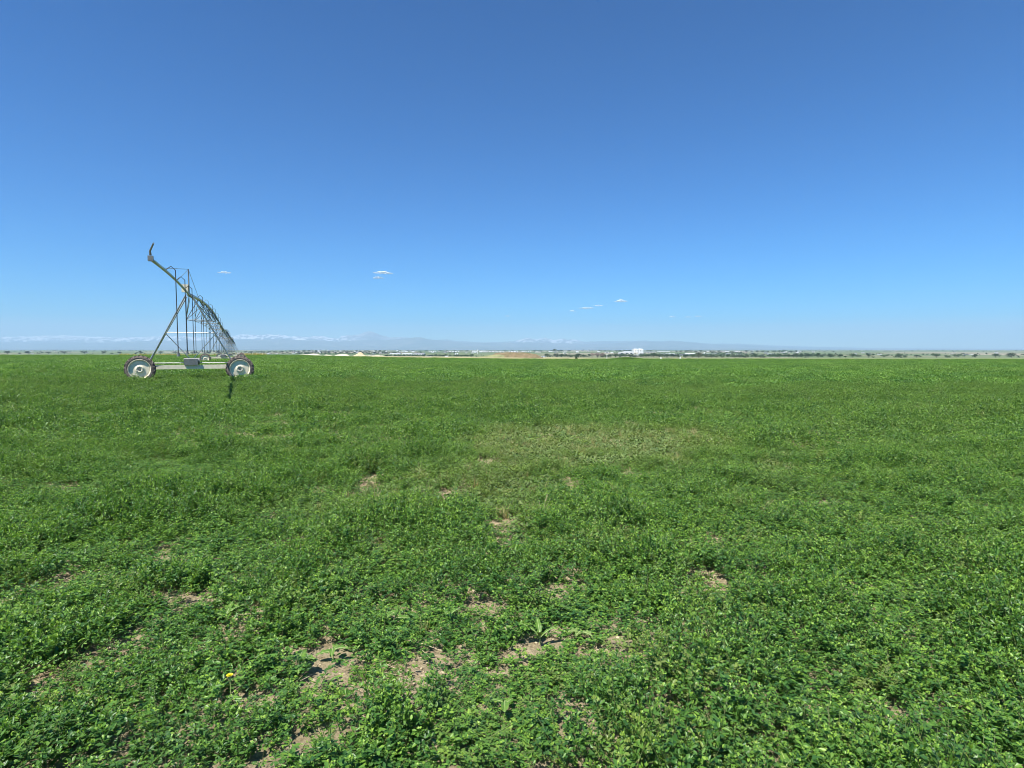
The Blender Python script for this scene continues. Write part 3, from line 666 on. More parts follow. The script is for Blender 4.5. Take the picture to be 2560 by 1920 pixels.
for (a, b, t_, base, mat, prof, lab) in [
    (735, 803, 884.0, 888.4, SAND, [(-1,.25),(-.5,.4),(.1,.55),(.3,.9),(.55,1),(.8,.6),(1,.15)], 'long pale sand pile with a bump on its right half, leftmost of the row'),
    (808, 832, 886.3, 889.3, SAND, [(-1,0),(-.3,1),(.3,.6),(1,.1)], 'small low sand pile in the gap between two larger pale piles'),
    (836, 874, 885.2, 890.4, SAND, [(-1,.2),(-.5,.8),(.1,1),(.7,.8),(1,.2)], 'flat pale sand pile just left of the pointed yellow one'),
    (882, 917, 881.0, 890.8, SANDY, [(-1,.05),(-.4,.55),(0,1),(.25,.95),(.6,.4),(1,.1)], 'pointed yellow sand pile, tallest of the row at the field edge'),
    (916, 962, 888.3, 891.2, SAND, [(-1,.8),(-.3,.8),(.3,1),(.8,.8),(1,.3)], 'long very low pale sand strip just right of the pointed yellow pile')]:
    fx, fy, fz, mpp = far_at((a + b) / 2, base)
    o = mound('sand_pile', a, b, t_, fy, mat, prof, lab, 'sand pile', .35, int(a), .5); o['group'] = 'sand piles beyond the field'

# ------------------------------------------------------------------ trees
BARK = simple('bark', (.16, .12, .09), .9)
def crown_mat(name, a, b, c):
    n = NT(name); oi = n.N('ShaderNodeObjectInfo'); f = n.noise(.9, 4, .7, n.objc())
    f = n.math('ADD', f, n.math('MULTIPLY', n.math('SUBTRACT', oi.outputs['Random'], .5), .25))
    n.L(n.ramp(f, [(.3, a), (.5, b), (.7, c)]), n.p.inputs['Base Color']); n.p.inputs['Roughness'].default_value = .8; n.p.inputs['Specular IOR Level'].default_value = .2; return n.m
GREEN = crown_mat('tree_leaves', (.028, .055, .024), (.045, .085, .032), (.07, .12, .045))
GREY = crown_mat('grey_green_leaves', (.06, .085, .05), (.10, .13, .075), (.15, .18, .10))
PINK = crown_mat('bare_twigs', (.17, .12, .10), (.26, .19, .16), (.34, .26, .22))
def tree_mesh(seed, wide, nl=900, bare=False, h=10.0):
    rg = np.random.default_rng(seed); blobs = []
    for k in range(9):
        a = rg.uniform(0, 6.28); r = rg.uniform(.0, .32) * wide; blobs.append((r*math.cos(a), r*math.sin(a), rg.uniform(.38, .82) * h / 10, rg.uniform(.14, .25) * (wide * .5 + .5)))
    P = []; 
    for k in range(nl):
        bx, by, bz, br = blobs[rg.integers(len(blobs))]; d = rg.normal(0, 1, 3); d /= np.linalg.norm(d); q = br * rg.uniform(.55, 1.08)
        P.append(((bx + d[0]*q) * 10, (by + d[1]*q) * 10, max(.9, (bz + d[2]*q*.9) * 10)))
    P = np.array(P); d = rdir(rg, nl, 1.6); L = rg.uniform(.35, .8, nl)
    V, Fc = leaves(P, d, rg.normal(0, 1, (nl, 3)), L * (1.3 if bare else 1), L * (.12 if bare else 1.0))
    me = bpy.data.meshes.new('crown'); me.from_pydata(V.tolist(), [], Fc.tolist())
    tb = MB().tube([(0,0,-.6),(.05,.03,2),(.1,-.05,4.6)], .34, 8, .16)
    for k in range(6):
        bx, by, bz, br = blobs[k]; tb.tube([(.05, 0, 2.0 + .35*k), (bx*5, by*5, bz*7), (bx*10, by*10, bz*10)], .14, 5, .03)
    mt = bpy.data.meshes.new('trunk'); mt.from_pydata(tb.V, [], tb.F); mt.materials.append(BARK)
    return me, mt
TM = {}
for kd, mat, bare in (('green', GREEN, 0), ('grey', GREY, 0), ('pink', PINK, 1)):
    TM[kd] = []
    for k in range(4):
        a, b = tree_mesh(900 + k + 50 * bare, .8 + .25 * k, 1500 if bare else 900, bool(bare)); a.materials.append(mat); TM[kd].append((a, b))
def tree(sx, w, st, sb, kd, label, group=None, name='tree'):
    x, y, z, m = far_at(sx, sb); H = (sb - st) * m; Wm = w * m; k = random.randrange(4)
    o = empty(name, (x, y, z), random.uniform(0, 6.28)); cr, tk = TM[kd][k]
    wm = 5.2 * (.8 + .25 * k); sc = (Wm / 2 / wm * 1.45, Wm / 2 / wm * 1.2, H / 10 * 1.12)
    for nm, me in (('crown', cr), ('trunk', tk)):
        c = bpy.data.objects.new(nm, me); C.objects.link(c); c.parent = o; c.scale = sc
    tag(o, label, 'tree', group); return o
L1 = [(1368,17,884,893.2,'green','small round dark tree just right of the brown earth mound'),
 (1391,17,883,893.2,'green','tallest dark tree of the clump right of the lone round one'),(1405,16,885,893.2,'green','dark tree in the middle of the clump right of the lone round one'),(1419,15,886,893.2,'green','low dark tree at the right end of the clump right of the lone round one'),
 (1446,21,884,893.5,'green','broad dark tree standing alone left of the bare pinkish trees'),(1460,12,887.5,893.5,'green','small dark tree touching the left side of the bare pinkish trees'),
 (1480,17,883,894,'pink','bare pinkish brown tree, leftmost of the three leafless ones'),(1493,19,882.2,894,'pink','bare pinkish brown tree, middle of the three leafless ones'),(1507,16,883,894,'pink','bare pinkish brown tree, rightmost of the three leafless ones'),
 (1516,12,888,894.3,'green','short dark bush like tree in front of the rightmost bare tree'),(1526,15,886,893.4,'green','dark tree just right of the bare pinkish trees'),(1539,15,885.3,893.4,'green','second dark tree to the right of the bare pinkish trees'),
 (1634,20,882.4,893.2,'green','tallest dark tree in the dense row right of the white mill'),(1747,20,882.2,897,'grey','tall feathery grey green tree at the field edge on the right'),
 (1714,16,887,896,'green','dark rounded tree at the left of the field edge trio on the right'),(1731,15,886,896.4,'green','dark rounded tree in the middle of the field edge trio on the right'),
 (1820,13,885,896,'green','dark narrow tree standing alone at the field edge on the right'),(1831,18,877.4,885.5,'green','large dark far tree in front of the pale shed on the right'),
 (1881,9,881.5,886.2,'green','small round far tree on the pale field at the right'),(1387,13,872.4,879.5,'green','highest tree on the far horizon above the clump right of the mound'),
 (1888,15,885.4,896,'green','dark dense tree at the right, left of the grey green row'),(1960,14,875,880.4,'green','dark round tree on the far horizon near the right edge')]
for a in L1: tree(*a)
def row(xs, w, st, sb, kd, label, group, js=.8, jb=.5):
    for x in xs:
        d = random.uniform(-js, js); tree(x + random.uniform(-2, 2), w * random.uniform(.75, 1.25), st + d, sb + random.uniform(-jb, jb), kd, label, group)
row([1553,1565,1576,1588,1600], 15, 886.6, 892.8, 'green', 'low dark tree in the row below the white mill', 'dark trees below the white mill')
row([1610,1622,1646,1657,1668,1680,1692], 16, 885.2, 893.2, 'green', 'dark tree in the dense row right of and below the white mill', 'dark trees right of the white mill')
row([1765,1778,1792,1806,1838,1850,1862,1870,1900,1911], 13, 889, 896, 'grey', 'grey green scrubby tree at the field edge on the right', 'scrubby trees along the right field edge', 2)
row([1926,1938,1949,1960,1972,1983,1993,2004], 15, 885, 893.8, 'green', 'dark tree of the thick row at the far right', 'trees of the thick row at the far right', 1.6)
row([1815,1843,1853,1800,1790,1780], 12, 880, 885.3, 'green', 'small far dark tree around the pale sheds on the right', 'far trees around the sheds on the right')
row(list(range(968, 1060, 9)), 12, 887, 892.3, 'green', 'small dark tree of the low line left of centre beyond the field', 'low tree line left of centre', .7)
row(list(range(1062, 1180, 9)), 13, 886, 892.4, 'green', 'small dark tree of the low line near the centre beyond the field', 'low tree line near the centre', .9)
row([1045,1050,1053,1126,1135], 9, 880.5, 884.5, 'green', 'tiny dark tree standing among pale far buildings near the centre', 'tiny trees among the pale buildings')
row([1345,1350,1355,1335,1380,1395,1403,1422,1500,1512,1524,1541,1552,1563,1571,1616,1627,1640], 11, 875.6, 879.6, 'green', 'tiny dark tree on the far horizon right of centre', 'horizon trees right of centre')
row([1690,1701,1712,1722,1728,1739,1752,1763,1775,1786,1797,1866,1880,1893,1906,1921,1937,1950,1976,1990], 11, 876.2, 881, 'green', 'tiny dark tree on the far horizon at the right', 'horizon trees at the right')
row([728,737,748,760,771,783,792,803,814,824,835,846,858,868,879,890,902,913,925,937,949,961], 10, 876.0, 880.5, 'green', 'tiny dark tree on the far horizon above the sand piles', 'horizon trees above the sand piles')
row([752,766,779,790,806,819,826,840,852,866,876,888,905,917,926,938,948,958,965,975,986], 10, 880.5, 885.2, 'green', 'tiny dark tree in the far town just above the sand piles', 'town trees above the sand piles')
row([612,628,645,660,674,690,706,717,630,655,683,700], 12, 878.2, 882.6, 'grey', 'tiny grey green tree on the far plain right of the irrigation machine', 'far trees right of the irrigation machine')
row([1000,1018,1034,1050,1066,1084,1101,1118,1136,1152,1168,1210,1228,1246,1264,1282,1300,1318], 10, 875.8, 878.8, 'green', 'tiny dark tree on the far horizon near the centre', 'horizon trees near the centre')
row([2020,2045,2075,2100,2130,2170,2210,2250,2290,2340,2390,2440,2490,2530], 18, 885, 894, 'green', 'dark tree on the plain beyond the right frame side', 'plain trees further right', 2.5)
row([20,70,120,160,210,260,300,350,400,440,480,520,545], 15, 879, 885, 'grey', 'grey green tree on the plain beyond the irrigation machine', 'plain trees further left', 1.5)

# far woods and hedges reading as one mass
wk = bpy.data.collections.new('wood_kinds')
for k in range(4):
    c = bpy.data.objects.new('wood_%d' % k, TM['green' if k % 2 else 'grey'][k][0]); wk.objects.link(c)
wp = []
def band(n, sx0, sx1, sy0, sy1, h0, h1):
    for _ in range(n):
        x, y, z, m = far_at(random.uniform(sx0, sx1), random.uniform(sy0, sy1)); s_ = random.uniform(h0, h1) / 10
        wp.append((x, y, z - .5, random.randrange(4), s_ * 1.5, s_, random.uniform(0, 6.28), 0, 0, 0))
band(520, -100, 2660, 875.2, 876.6, 5, 12); band(380, -100, 2660, 876.5, 879.5, 4, 9)
band(150, 740, 1000, 877, 886, 3, 8); band(260, 1500, 2100, 885, 894, 3, 6.5); band(170, 1595, 2060, 887, 893.5, 3, 6.5); band(70, 1360, 1560, 887, 894, 3, 6); band(130, 980, 1480, 888, 893.5, 1.5, 4); band(60, 1880, 2100, 877, 882, 4, 8)
band(70, 600, 760, 878, 886, 2.5, 5); band(90, 2000, 2600, 884, 896, 3, 7); band(60, -50, 560, 877, 886, 3, 7)
scatter_object('woodland', np.array(wp, float), wk, 'scattered far woods and hedges across the distant plain', 'woods')

# ------------------------------------------------------------------ buildings
WALL = {k: simple('wall_' + k, c, .8, 0, .06, .4) for k, c in dict(white=(.80,.80,.78), cream=(.66,.60,.48), grey=(.42,.42,.42), brick=(.34,.18,.13), tan=(.46,.37,.27)).items()}
ROOF = {k: simple('roof_' + k, c, .6, 0, .1, .4) for k, c in dict(white=(.78,.79,.80), grey=(.30,.30,.31), dark=(.10,.10,.11), brown=(.22,.15,.11), silver=(.60,.62,.64)).items()}
GLASSD = simple('dark_window', (.05, .06, .07), .2)
def gable(bm, w, d, h, rh, eave=.3):
    x = w/2; y = d/2
    bm.add([(-x,-y,-1),(x,-y,-1),(x,y,-1),(-x,y,-1),(-x,-y,h),(x,-y,h),(x,y,h),(-x,y,h),(-x,0,h+rh-.05),(x,0,h+rh-.05)],
           [(0,1,5,4),(2,3,7,6),(1,2,6,9,5),(3,0,4,8,7),(3,2,1,0)])
    return bm
def house(sx0, sx1, st, sb, wall, roof, label, cat='building', name='building', group=None, flat=False, rot=0, doors=0, depth=None):
    x, y, z, m = far_at((sx0 + sx1) / 2, sb); w = (sx1 - sx0) * m; H = (sb - st) * m; d = depth or max(6, min(w * .6, 30)); rh = 0 if flat else H * .38; h = H - rh
    b = empty(name, (x, y + d / 2, z), rot)
    if flat:
        MB().box((-w/2, -d/2, -1), (w/2, d/2, h)).build('wall', WALL[wall], b)
        MB().box((-w/2-.3, -d/2-.3, h+.003), (w/2+.3, d/2+.3, h + max(.35, H*.06))).build('roof', ROOF[roof], b)
    else:
        gable(MB(), w, d, h, rh).build('wall', WALL[wall], b); e = .5; xx = w/2+e; yy = d/2+e; t = .25; zz = h - e*rh/(d/2)
        MB().add([(-xx,-yy,zz),(xx,-yy,zz),(xx,0,h+rh),(-xx,0,h+rh),(-xx,yy,zz),(xx,yy,zz),(-xx,-yy,zz+t),(xx,-yy,zz+t),(xx,0,h+rh+t),(-xx,0,h+rh+t),(-xx,yy,zz+t),(xx,yy,zz+t)],
                 [(0,1,2,3),(3,2,5,4),(7,6,9,8),(8,9,10,11),(0,6,7,1),(4,5,11,10),(0,3,9,6),(3,4,10,9),(1,7,8,2),(2,8,11,5)]).build('roof', ROOF[roof], b)
    for k in range(doors):
        cx = -w/2 + w * (k + .5) / doors; MB().box((cx - w/doors*.22, -d/2 - .12, 0), (cx + w/doors*.22, -d/2 - .004, h * .6)).build('door' if k % 2 else 'window', GLASSD, b)
    tag(b, label, cat, group); return b
# the big white mill
x, y, z, m = far_at(1596, 885.5); b = empty('mill', (x, y + 12, z)); k = m
MB().box((-11.8*k, -12, -1), (11.6*k, 14, 13.2*k)).build('tower_block', WALL['white'], b)
MB().box((-9.5*k, -8, 13.2*k + .003), (-3.5*k, 6, 13.9*k)).build('roof_housing', WALL['white'], b)
MB().box((1.5*k, -8, 13.2*k + .003), (8.5*k, 6, 14.1*k)).build('roof_housing', WALL['white'], b)
sil = MB()
for q in range(6): sil.tube([((-10 + q*4.1)*k, -13.5, -1), ((-10 + q*4.1)*k, -13.5, 12.2*k)], 2.0*k, 14)
sil.build('storage_silo', WALL['white'], b)
MB().box((-11.8*k, -22, -1), (-2*k, -16.5 - .5*k, 4.2*k)).build('loading_shed', WALL['cream'], b)
MB().box((3*k, -24, -1), (12.5*k, -16.8 - .5*k, 3.2*k)).build('loading_shed', WALL['grey'], b)
for q in range(5): MB().box(((-8 + q*4)*k, -17.1, 9*k), ((-7 + q*4)*k, -13.2 - 2.0*k, 9.9*k)).build('window', GLASSD, b)
tag(b, 'big bright white mill block rising above the far trees on the right', 'mill')
BL = [(1549,1584,880.3,885,'white','white','long low white shed joining the left side of the white mill',3),(1560,1586,878.6,881.2,'white','silver','narrow pale shed roof just above the shed left of the mill',0),
 (1609,1640,879.2,883,'cream','grey','low cream shed against the right side of the white mill',4),(1586,1601,887,891,'white','silver','small white building in front of and below the white mill',2),
 (1072,1090,877.4,880.6,'white','white','bright white flat warehouse on the horizon, left of the thin white tower',3),(1118,1147,877.5,880,'white','white','long white warehouse on the horizon just left of the thin white tower',4),
 (1180,1192,877,879.5,'white','silver','small white warehouse touching the left of the thin white tower',0),(1198,1214,877,879.3,'white','silver','small white warehouse touching the right of the thin white tower',0),
 (1216,1241,877.8,880,'white','white','long white warehouse on the horizon above the mound left end',3),(1243,1259,878.2,880.6,'white','white','white warehouse on the horizon above the mound, left of the brightest one',2),
 (1272,1295,877.3,880.5,'white','white','brightest white warehouse on the horizon above the brown mound',3),(1304,1313,877.6,879.4,'white','silver','tiny white horizon building right of the brightest warehouse',0),
 (1315,1327,877.4,879.6,'white','white','white horizon building above the right part of the mound',2),(1338,1352,879.6,881.4,'cream','silver','low pale building above the right end of the mound',0),
 (1372,1381,877.8,879.8,'white','silver','white horizon shed below the highest horizon tree',0),(1409,1416,882,884.2,'white','white','small bright white house on the green plain right of centre',1),
 (1440,1447,879.3,881,'white','silver','tiny white building on the horizon left of the bare trees',0),(1513,1522,879.5,882,'white','grey','small white farmhouse beyond the bare trees',1),(1527,1533,880.8,883,'white','silver','tiny white shed right of the farmhouse beyond the bare trees',0),
 (1643,1675,878.6,880.5,'cream','silver','long thin cream shed on the horizon right of the mill',4),(1652,1661,883.8,886,'white','white','short white shed right of the mill, left of the long barns',0),
 (1664,1687,884,886.4,'white','silver','long white barn right of the mill above the dark tree row',3),(1686,1713,886,889,'white','dark','long white barn with a dark roof above the field edge trees',4),
 (1714,1738,883.2,887,'white','silver','long white shed with a silver roof right of the dark roofed barn',3),(1760,1796,884.4,885.6,'tan','silver','very long low pale shed on the right plain',5),
 (1813,1826,878.2,879.6,'white','silver','pale horizon shed left of the big far tree on the right',0),(1835,1850,877.4,879.3,'white','silver','pale horizon shed right of the big far tree on the right',0),
 (1816,1824,883.8,886.2,'white','grey','small white house above the lone narrow tree on the right',1),(1842,1855,885.3,886.8,'white','silver','low white shed right of the lone narrow tree',0),
 (1921,1935,884,886.6,'white','white','white flat building behind the tree row at the far right',2),(1990,2003,877,879.2,'white','silver','pale building on the horizon at the far right',0),
 (974,1000,883,885.8,'white','silver','long pale building left of centre above the low tree line, leftmost of three',3),(1005,1030,883.4,886.2,'white','silver','long pale building left of centre above the low tree line, middle of three',3),
 (1034,1060,882.3,886.8,'white','grey','long pale building left of centre above the low tree line, rightmost of three',4),
 (1064,1070,890,892.6,'white','white','small bright white hut just beyond the field, left of a pair near the centre',1),(1072,1077,890,892.6,'white','silver','small bright white hut just beyond the field, right of a pair near the centre',1),
 (1113,1120,890,893,'cream','silver','small cream hut just beyond the field near the centre',1),(1137,1140,883,887,'white','white','narrow white tank house left of the thin white tower',0),(1142,1145,883.6,886.6,'white','silver','narrow white tank house, right one of a close pair left of the tower',0),
 (1353,1366,890.4,893.3,'white','white','low bright white shed at the right foot of the earth mound',2)]
for (a, b_, c, d, wl_, rf, lab, nd) in BL:
    house(a, b_, c, d, wl_, rf, lab, doors=nd, flat=(rf == 'white'))
def town(n, x0, x1, y0, y1, w0_, w1_, label, group, kinds=(('white','grey'),('cream','brown'),('white','silver'),('tan','grey'),('grey','dark'))):
    for _ in range(n):
        sx = random.uniform(x0, x1); sy = random.uniform(y0, y1); w = random.uniform(w0_, w1_); kk = random.choice(kinds)
        house(sx - w/2, sx + w/2, sy - random.uniform(1.2, 2.2), sy, kk[0], kk[1], label, 'house', 'house', group, depth=9, rot=random.uniform(-.5, .5))
town(46, 918, 1062, 877.5, 887, 3, 7, 'tiny pale house of the dense far town left of centre', 'houses of the dense far town')
town(34, 745, 918, 877, 885, 3, 7, 'tiny pale house among the trees above the sand piles', 'houses above the sand piles')
town(20, 590, 745, 877.5, 886, 3, 6, 'tiny pale house on the far plain right of the irrigation machine', 'houses right of the irrigation machine')
town(20, 1062, 1330, 879.5, 884, 3, 7, 'tiny pale house on the plain below the horizon warehouses', 'houses below the warehouses')
town(16, 1380, 1560, 877.5, 882, 3, 6, 'tiny pale house on the plain above the bare pinkish trees', 'houses above the bare trees')
town(34, 1740, 2010, 877, 885, 3, 8, 'tiny pale house scattered on the right hand plain', 'houses on the right hand plain')
town(16, 2020, 2540, 877, 888, 4, 9, 'pale house on the plain beyond the right frame side', 'houses further right')
town(14, 20, 540, 877, 884, 4, 9, 'pale house on the plain beyond the irrigation machine', 'houses further left')
# thin white tower, round tank, posts
x, y, z, m = far_at(1194, 885); b = empty('water_tower', (x, y, z))
MB().tube([(0,0,-1),(0,0,8.6*m)], .55*m, 12).build('shaft', WALL['white'], b)
MB().tube([(0,0,8.4*m),(0,0,9.0*m),(0,0,10.2*m),(0,0,11*m)], 1.1*m, 14).build('tank', WALL['white'], b)
MB().tube([(0,0,11*m),(0,0,12.6*m)], .12*m, 6).build('mast', G, b)
tag(b, 'thin tall white tower rising above the horizon near the centre', 'tower')
x, y, z, m = far_at(1761, 883.2); b = empty('storage_tank', (x, y, z))
MB().tube([(0,0,-1),(0,0,2.6*m)], 2*m, 18).build('wall', WALL['white'], b); MB().tube([(0,0,2.6*m+.003),(0,0,3.4*m)], 2.05*m, 18, .4*m).build('roof', ROOF['silver'], b)
tag(b, 'round white storage tank on the plain above the field edge trio', 'tank')

# near-edge markers at the far side of the crop
def at_edge(sx, extra=1.5):
    u = (sx / 2.5 - 512) / F; Yd = float(field_edge_y(u)) + extra; return u * Yd, Yd, zg(u * Yd, Yd), Yd / F / 2.5
x, y, z, m = at_edge(1700.5, 3); b = empty('marker_post', (x, y, z))
MB().box((-.16,-.12,-.2), (.16,.12,.9)).build('panel', WALL['white'], b); MB().box((.10,-.3,-.2), (.5,-.123,.25)).build('base', G_DARK, b)
tag(b, 'short white post with a dark base at the right far edge of the crop', 'post')
x, y, z, m = at_edge(1652, 3); b = empty('marker_cone', (x, y, z))
MB().tube([(0,0,0),(0,0,.85)], .30, 12, .05).build('cone', WALL['white'], b); MB().box((-.42,-.42,-.1),(.42,.42,-.003)).build('base', WALL['grey'], b)
tag(b, 'small white cone at the far crop edge left of the short white post', 'cone')
x, y, z, m = at_edge(1517, 3); b = empty('marker_pole', (x, y, z))
MB().tube([(0,0,-.2),(0,0,1.45)], .07, 8).build('pole', WALL['white'], b); MB().box((-.12,-.12,1.453),(.12,.12,1.6)).build('cap', WALL['white'], b)
tag(b, 'thin white pole at the crop edge in front of the bare pinkish trees', 'pole')
for sx, w, h, lab in [(1441, .62, 1.0, 'small dark round bush at the far crop edge left of the bare trees'), (1830, .5, .5, 'very small dark bush at the far crop edge on the right'), (1690, .45, .45, 'tiny dark bush at the far crop edge left of the short white post')]:
    x, y, z, m = at_edge(sx, 2); b = empty('bush', (x, y, z)); c = bpy.data.objects.new('foliage', TM['green'][1][0]); C.objects.link(c); c.parent = b; c.scale = (w / 5, w / 5, h / 10); c.location = (0, 0, -.1)
    c = bpy.data.objects.new('stem', TM['green'][1][1]); C.objects.link(c); c.parent = b; c.scale = (w / 6, w / 6, h / 12)
    tag(b, lab, 'bush')

# rough weeds along the far edge
ek = bpy.data.collections.new('edge_kinds')
for k in range(3):
    o = tuft(700 + k, 60, 1.0, .05, .5, .45 + .2 * k).obj('edge_%d' % k, M_GRS); ek.objects.link(o)
ep = []
def edge(n, sx0, sx1, d0, d1, h0, h1, tone):
    for _ in range(n):
        sx = random.uniform(sx0, sx1); x, y, z, m = at_edge(sx, random.uniform(d0, d1)); s_ = random.uniform(h0, h1)
        ep.append((x, y, z, random.randrange(3), s_ * 1.3, s_, random.uniform(0, 6.28), random.uniform(0, tone), 0, 0))
edge(150, 560, 668, 0, 10, .5, 1.2, .15); edge(200, 300, 560, 0, 10, .4, 1.0, .5)
edge(900, 940, 1440, 0, 14, .15, .45, 1); edge(350, 1440, 2300, 0, 12, .2, .6, .7); 
scatter_object('edge_weeds', np.array(ep, float), ek, 'rough dry weeds and grass along the far edge of the crop', 'weeds')

# ------------------------------------------------------------------ single plants in the foreground
def dock_mat(nm, a, b):
    n = NT(nm); f = n.noise(26, 4, .6, n.objc()); c = n.ramp(f, [(.3, a), (.7, b)]); n.L(c, n.p.inputs['Base Color']); n.p.inputs['Roughness'].default_value = .42
    tl = n.N('ShaderNodeBsdfTranslucent'); n.L(n.mixc(1.0, c, (1.3, 1.5, .6), 'MULTIPLY'), tl.inputs[0]); mx = n.N('ShaderNodeMixShader', i0=.3)
    n.L(n.p.outputs[0], mx.inputs[1]); n.L(tl.outputs[0], mx.inputs[2]); n.L(mx.outputs[0], n.out.inputs[0]); return n.m
DOCK = dock_mat('broad_leaf', (.085, .19, .03), (.17, .30, .05)); DOCK2 = dock_mat('pale_broad_leaf', (.15, .25, .06), (.26, .34, .11))
def big_leaf(L, wd, az_, el, mat, parent, seed):
    rg = random.Random(seed); nu = 14; V = []; Fc = []
    for i in range(nu + 1):
        t = i / nu; w = wd * (math.sin(math.pi * min(1, t * .93 + .05)) ** .75) * (.12 if t < .18 else 1) * (1 if t < .9 else (1.02 - t) / .12 + .1)
        e = el - t * .9; r = L * t; px_ = r * math.cos(el - t * .35); pz = L * (math.sin(el) * t - .35 * t * t) + .012
        ru = .10 * wd * math.sin(t * 21 + seed)
        for q, sgn in enumerate((-1, -.5, 0, .5, 1)):
            yy = sgn * w * .5; zz = pz + abs(sgn) * w * .16 + (ru * sgn if abs(sgn) == 1 else 0)
            V.append((px_ * math.cos(az_) - yy * math.sin(az_), px_ * math.sin(az_) + yy * math.cos(az_), max(.004, zz)))
    for i in range(nu):
        for q in range(4): a = i*5+q; Fc.append((a, a+5, a+6, a+1))
    o = mesh_obj('leaf', V, Fc, mat, parent, smooth=True)
    # the midrib is a raised pale line on the same leaf
    MB().tube([(V[i*5+2][0], V[i*5+2][1], V[i*5+2][2] + .0012) for i in range(nu + 1)], .0022, 5, .0006).build('midrib', RIB, o)
    return o
RIB = simple('leaf_rib', (.36, .44, .17), .5)
def plane_hit(sx, sy, h):
    d = sdir(sx, sy); t = (h - EYE) / d.z; x, y = d.x * t, d.y * t; return x, y, zg(x, y)
def weed(sx, sy, n, L, wd, el, mat, label, az0=0, top=.12):
    gx, gy, gz = plane_hit(sx, sy, top * .7); rg = random.Random(int(sx)); b = empty('broadleaf_weed', (gx, gy, gz))
    for k in range(n):
        o = big_leaf(L * .85 * rg.uniform(.6, 1.15), wd * .85 * rg.uniform(.8, 1.15), az0 + 6.283 * k / n + rg.uniform(-.5, .5), el * rg.uniform(.6, 1.3), mat, b, k + int(sx)); o.location = (0, 0, top * rg.uniform(.25, .6))
    MB().tube([(0,0,-.02), (0,0,top * .6)], .005, 7, .003).build('stem', RIB, b)
    tag(b, label, 'weed', 'broad leaved weeds among the alfalfa')
weed(748, 1640, 7, .15, .055, .45, DOCK, 'largest light green broad leaved weed, beside a bare patch at lower left', .4, .12)
weed(832, 1606, 4, .10, .04, .3, DOCK, 'light green weed with narrow leaves right of the largest one at lower left', .1, .13)
weed(988, 1517, 3, .09, .05, .35, DOCK, 'single flat light green weed left of centre above the bare patches', 0, .15)
weed(1126, 1516, 3, .09, .05, 1.0, DOCK, 'upright yellow green leafed weed near the centre', .5, .15)
weed(1350, 1588, 5, .17, .038, 1.2, DOCK, 'tall upright dark green tongue leaved weed right of centre', .2, .06)
weed(1452, 1566, 6, .08, .05, .35, DOCK2, 'pale round leaved rosette weed on the edge of a bare patch right of centre', .2, .09)
weed(1560, 1662, 3, .14, .035, .3, DOCK2, 'pale long leaved weed leaning to the lower right, right of centre', -1.0, .12)
weed(566, 1530, 4, .12, .035, .9, DOCK, 'light green weed at the left edge of the photo', .2, .12)
weed(1970, 1893, 4, .10, .04, .5, DOCK, 'light green broad leaved weed in the bottom right corner', .3, .10)
weed(1376, 1160, 6, .20, .04, .9, DOCK2, 'pale spiky weed at the lower edge of the thin weedy belt', .1, .08)
weed(1262, 1733, 3, .09, .035, .6, DOCK, 'small light green weed near the bottom centre', .9, .12)
weed(700, 1355, 4, .10, .03, .9, DOCK, 'small upright light green weed at middle left', .4, .14)
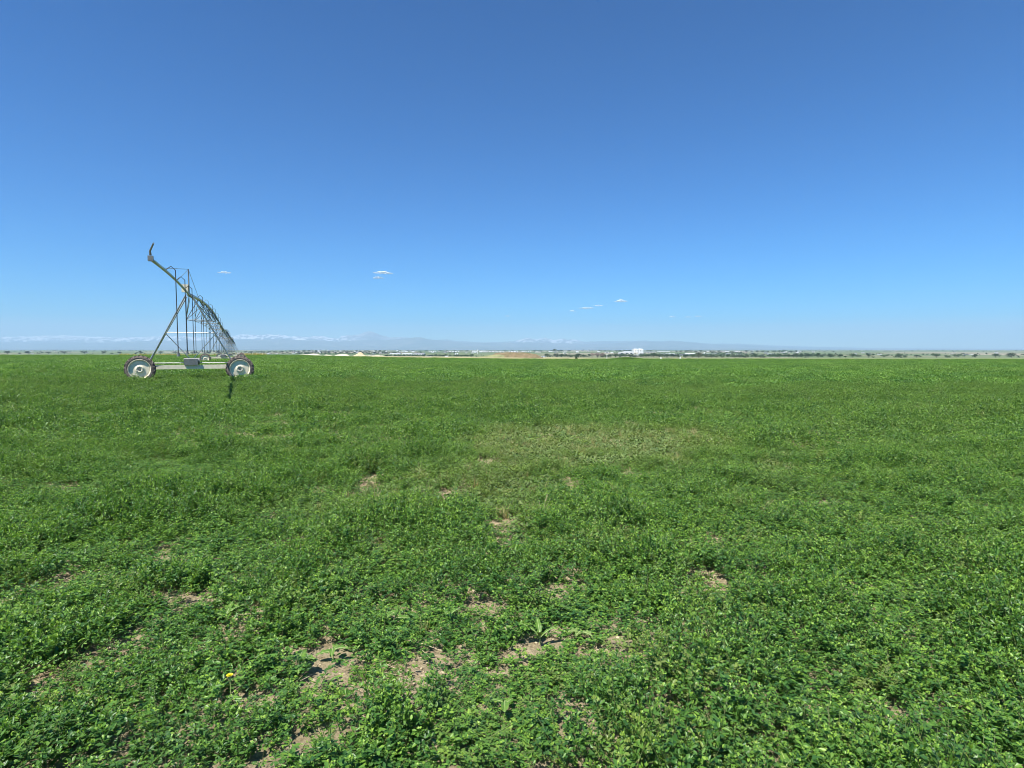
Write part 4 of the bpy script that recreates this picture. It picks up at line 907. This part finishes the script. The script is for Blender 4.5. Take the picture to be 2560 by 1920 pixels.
# dandelion
gx, gy, gz = plane_hit(574, 1684, .13); dn = empty('dandelion', (gx, gy, gz))
MB().tube([(0,0,-.01),(.003,0,.07),(.0,0,.13)], .0022, 6).build('stem', RIB, dn)
fl = MB()
for ringi, (nn, rl, el) in enumerate([(22, .015, .3), (18, .012, .6), (12, .008, 1.0)]):
    for k in range(nn):
        a = 6.283 * (k + .3 * ringi) / nn; ca, sa = math.cos(a), math.sin(a); r1 = rl * math.cos(el); z1 = .13 + rl * math.sin(el); w = .0022
        fl.add([(-w*sa, w*ca, .13), (w*sa, -w*ca, .13), (r1*ca + w*sa, r1*sa - w*ca, z1), (r1*ca - w*sa, r1*sa + w*ca, z1), (0, 0, .127)], [(0,1,2,3),(1,0,4)])
flo = fl.build('flower_head', simple('yellow_petal', (.80, .70, .02), .6, 0, .05), dn)
MB().tube([(0,0,.108),(0,0,.129)], .004, 10, .008).build('bud_base', RIB, dn)
tag(dn, 'single yellow dandelion flower at the lower left edge', 'flower')
# dry stalks
STRAW = simple('straw', (.52, .43, .25), .7)
for (sx, sy, n, L, lab) in [(1355, 1300, 9, .42, 'branching dry straw coloured stalk clump right of centre'), (940, 1262, 8, .38, 'dry straw stalk clump left of centre below a small bare spot'), (1050, 1195, 4, .36, 'thin dry stalk clump standing near the left tip of the weedy belt'),
                            (1165, 1185, 5, .34, 'thin dry stalk clump left of the pale spiky weed'), (1900, 1295, 7, .34, 'dry straw stalk clump at the right edge'), (1570, 1072, 8, .38, 'dry tan stalk clump at the top edge of the weedy belt'), (1750, 1290, 3, .2, 'short reddish dry stalks right of centre')]:
    gx, gy, gz = ground_hit(sx, sy); rg = random.Random(int(sx)); b = empty('dry_stalk_clump', (gx, gy, gz))
    for k in range(n):
        a = rg.uniform(0, 6.28); l = .62 * L * rg.uniform(.6, 1.1); t = rg.uniform(.1, .5); bend = rg.uniform(-.25, .25)
        p1 = Vector((math.cos(a)*l*t*.5, math.sin(a)*l*t*.5, l*.5)); p2 = p1 + Vector((math.cos(a + bend)*l*t*.8, math.sin(a + bend)*l*t*.8, l*.42))
        MB().tube([(0,0,-.01), p1, p2], .0018, 5, .0009).build('stalk', STRAW, b)
    tag(b, lab, 'dry stalks', 'dry stalks in the alfalfa')
gx, gy, gz = ground_hit(1455, 1602); b = MB().tube([(-.045,0,.012),(0,.004,.014),(.045,-.002,.011)], .006, 8, .004).build('stick', simple('dark_wood', (.05, .035, .03), .8), None, True); b.location = (gx, gy, gz)
tag(b, 'short dark stick lying on a bare soil patch right of centre', 'stick')
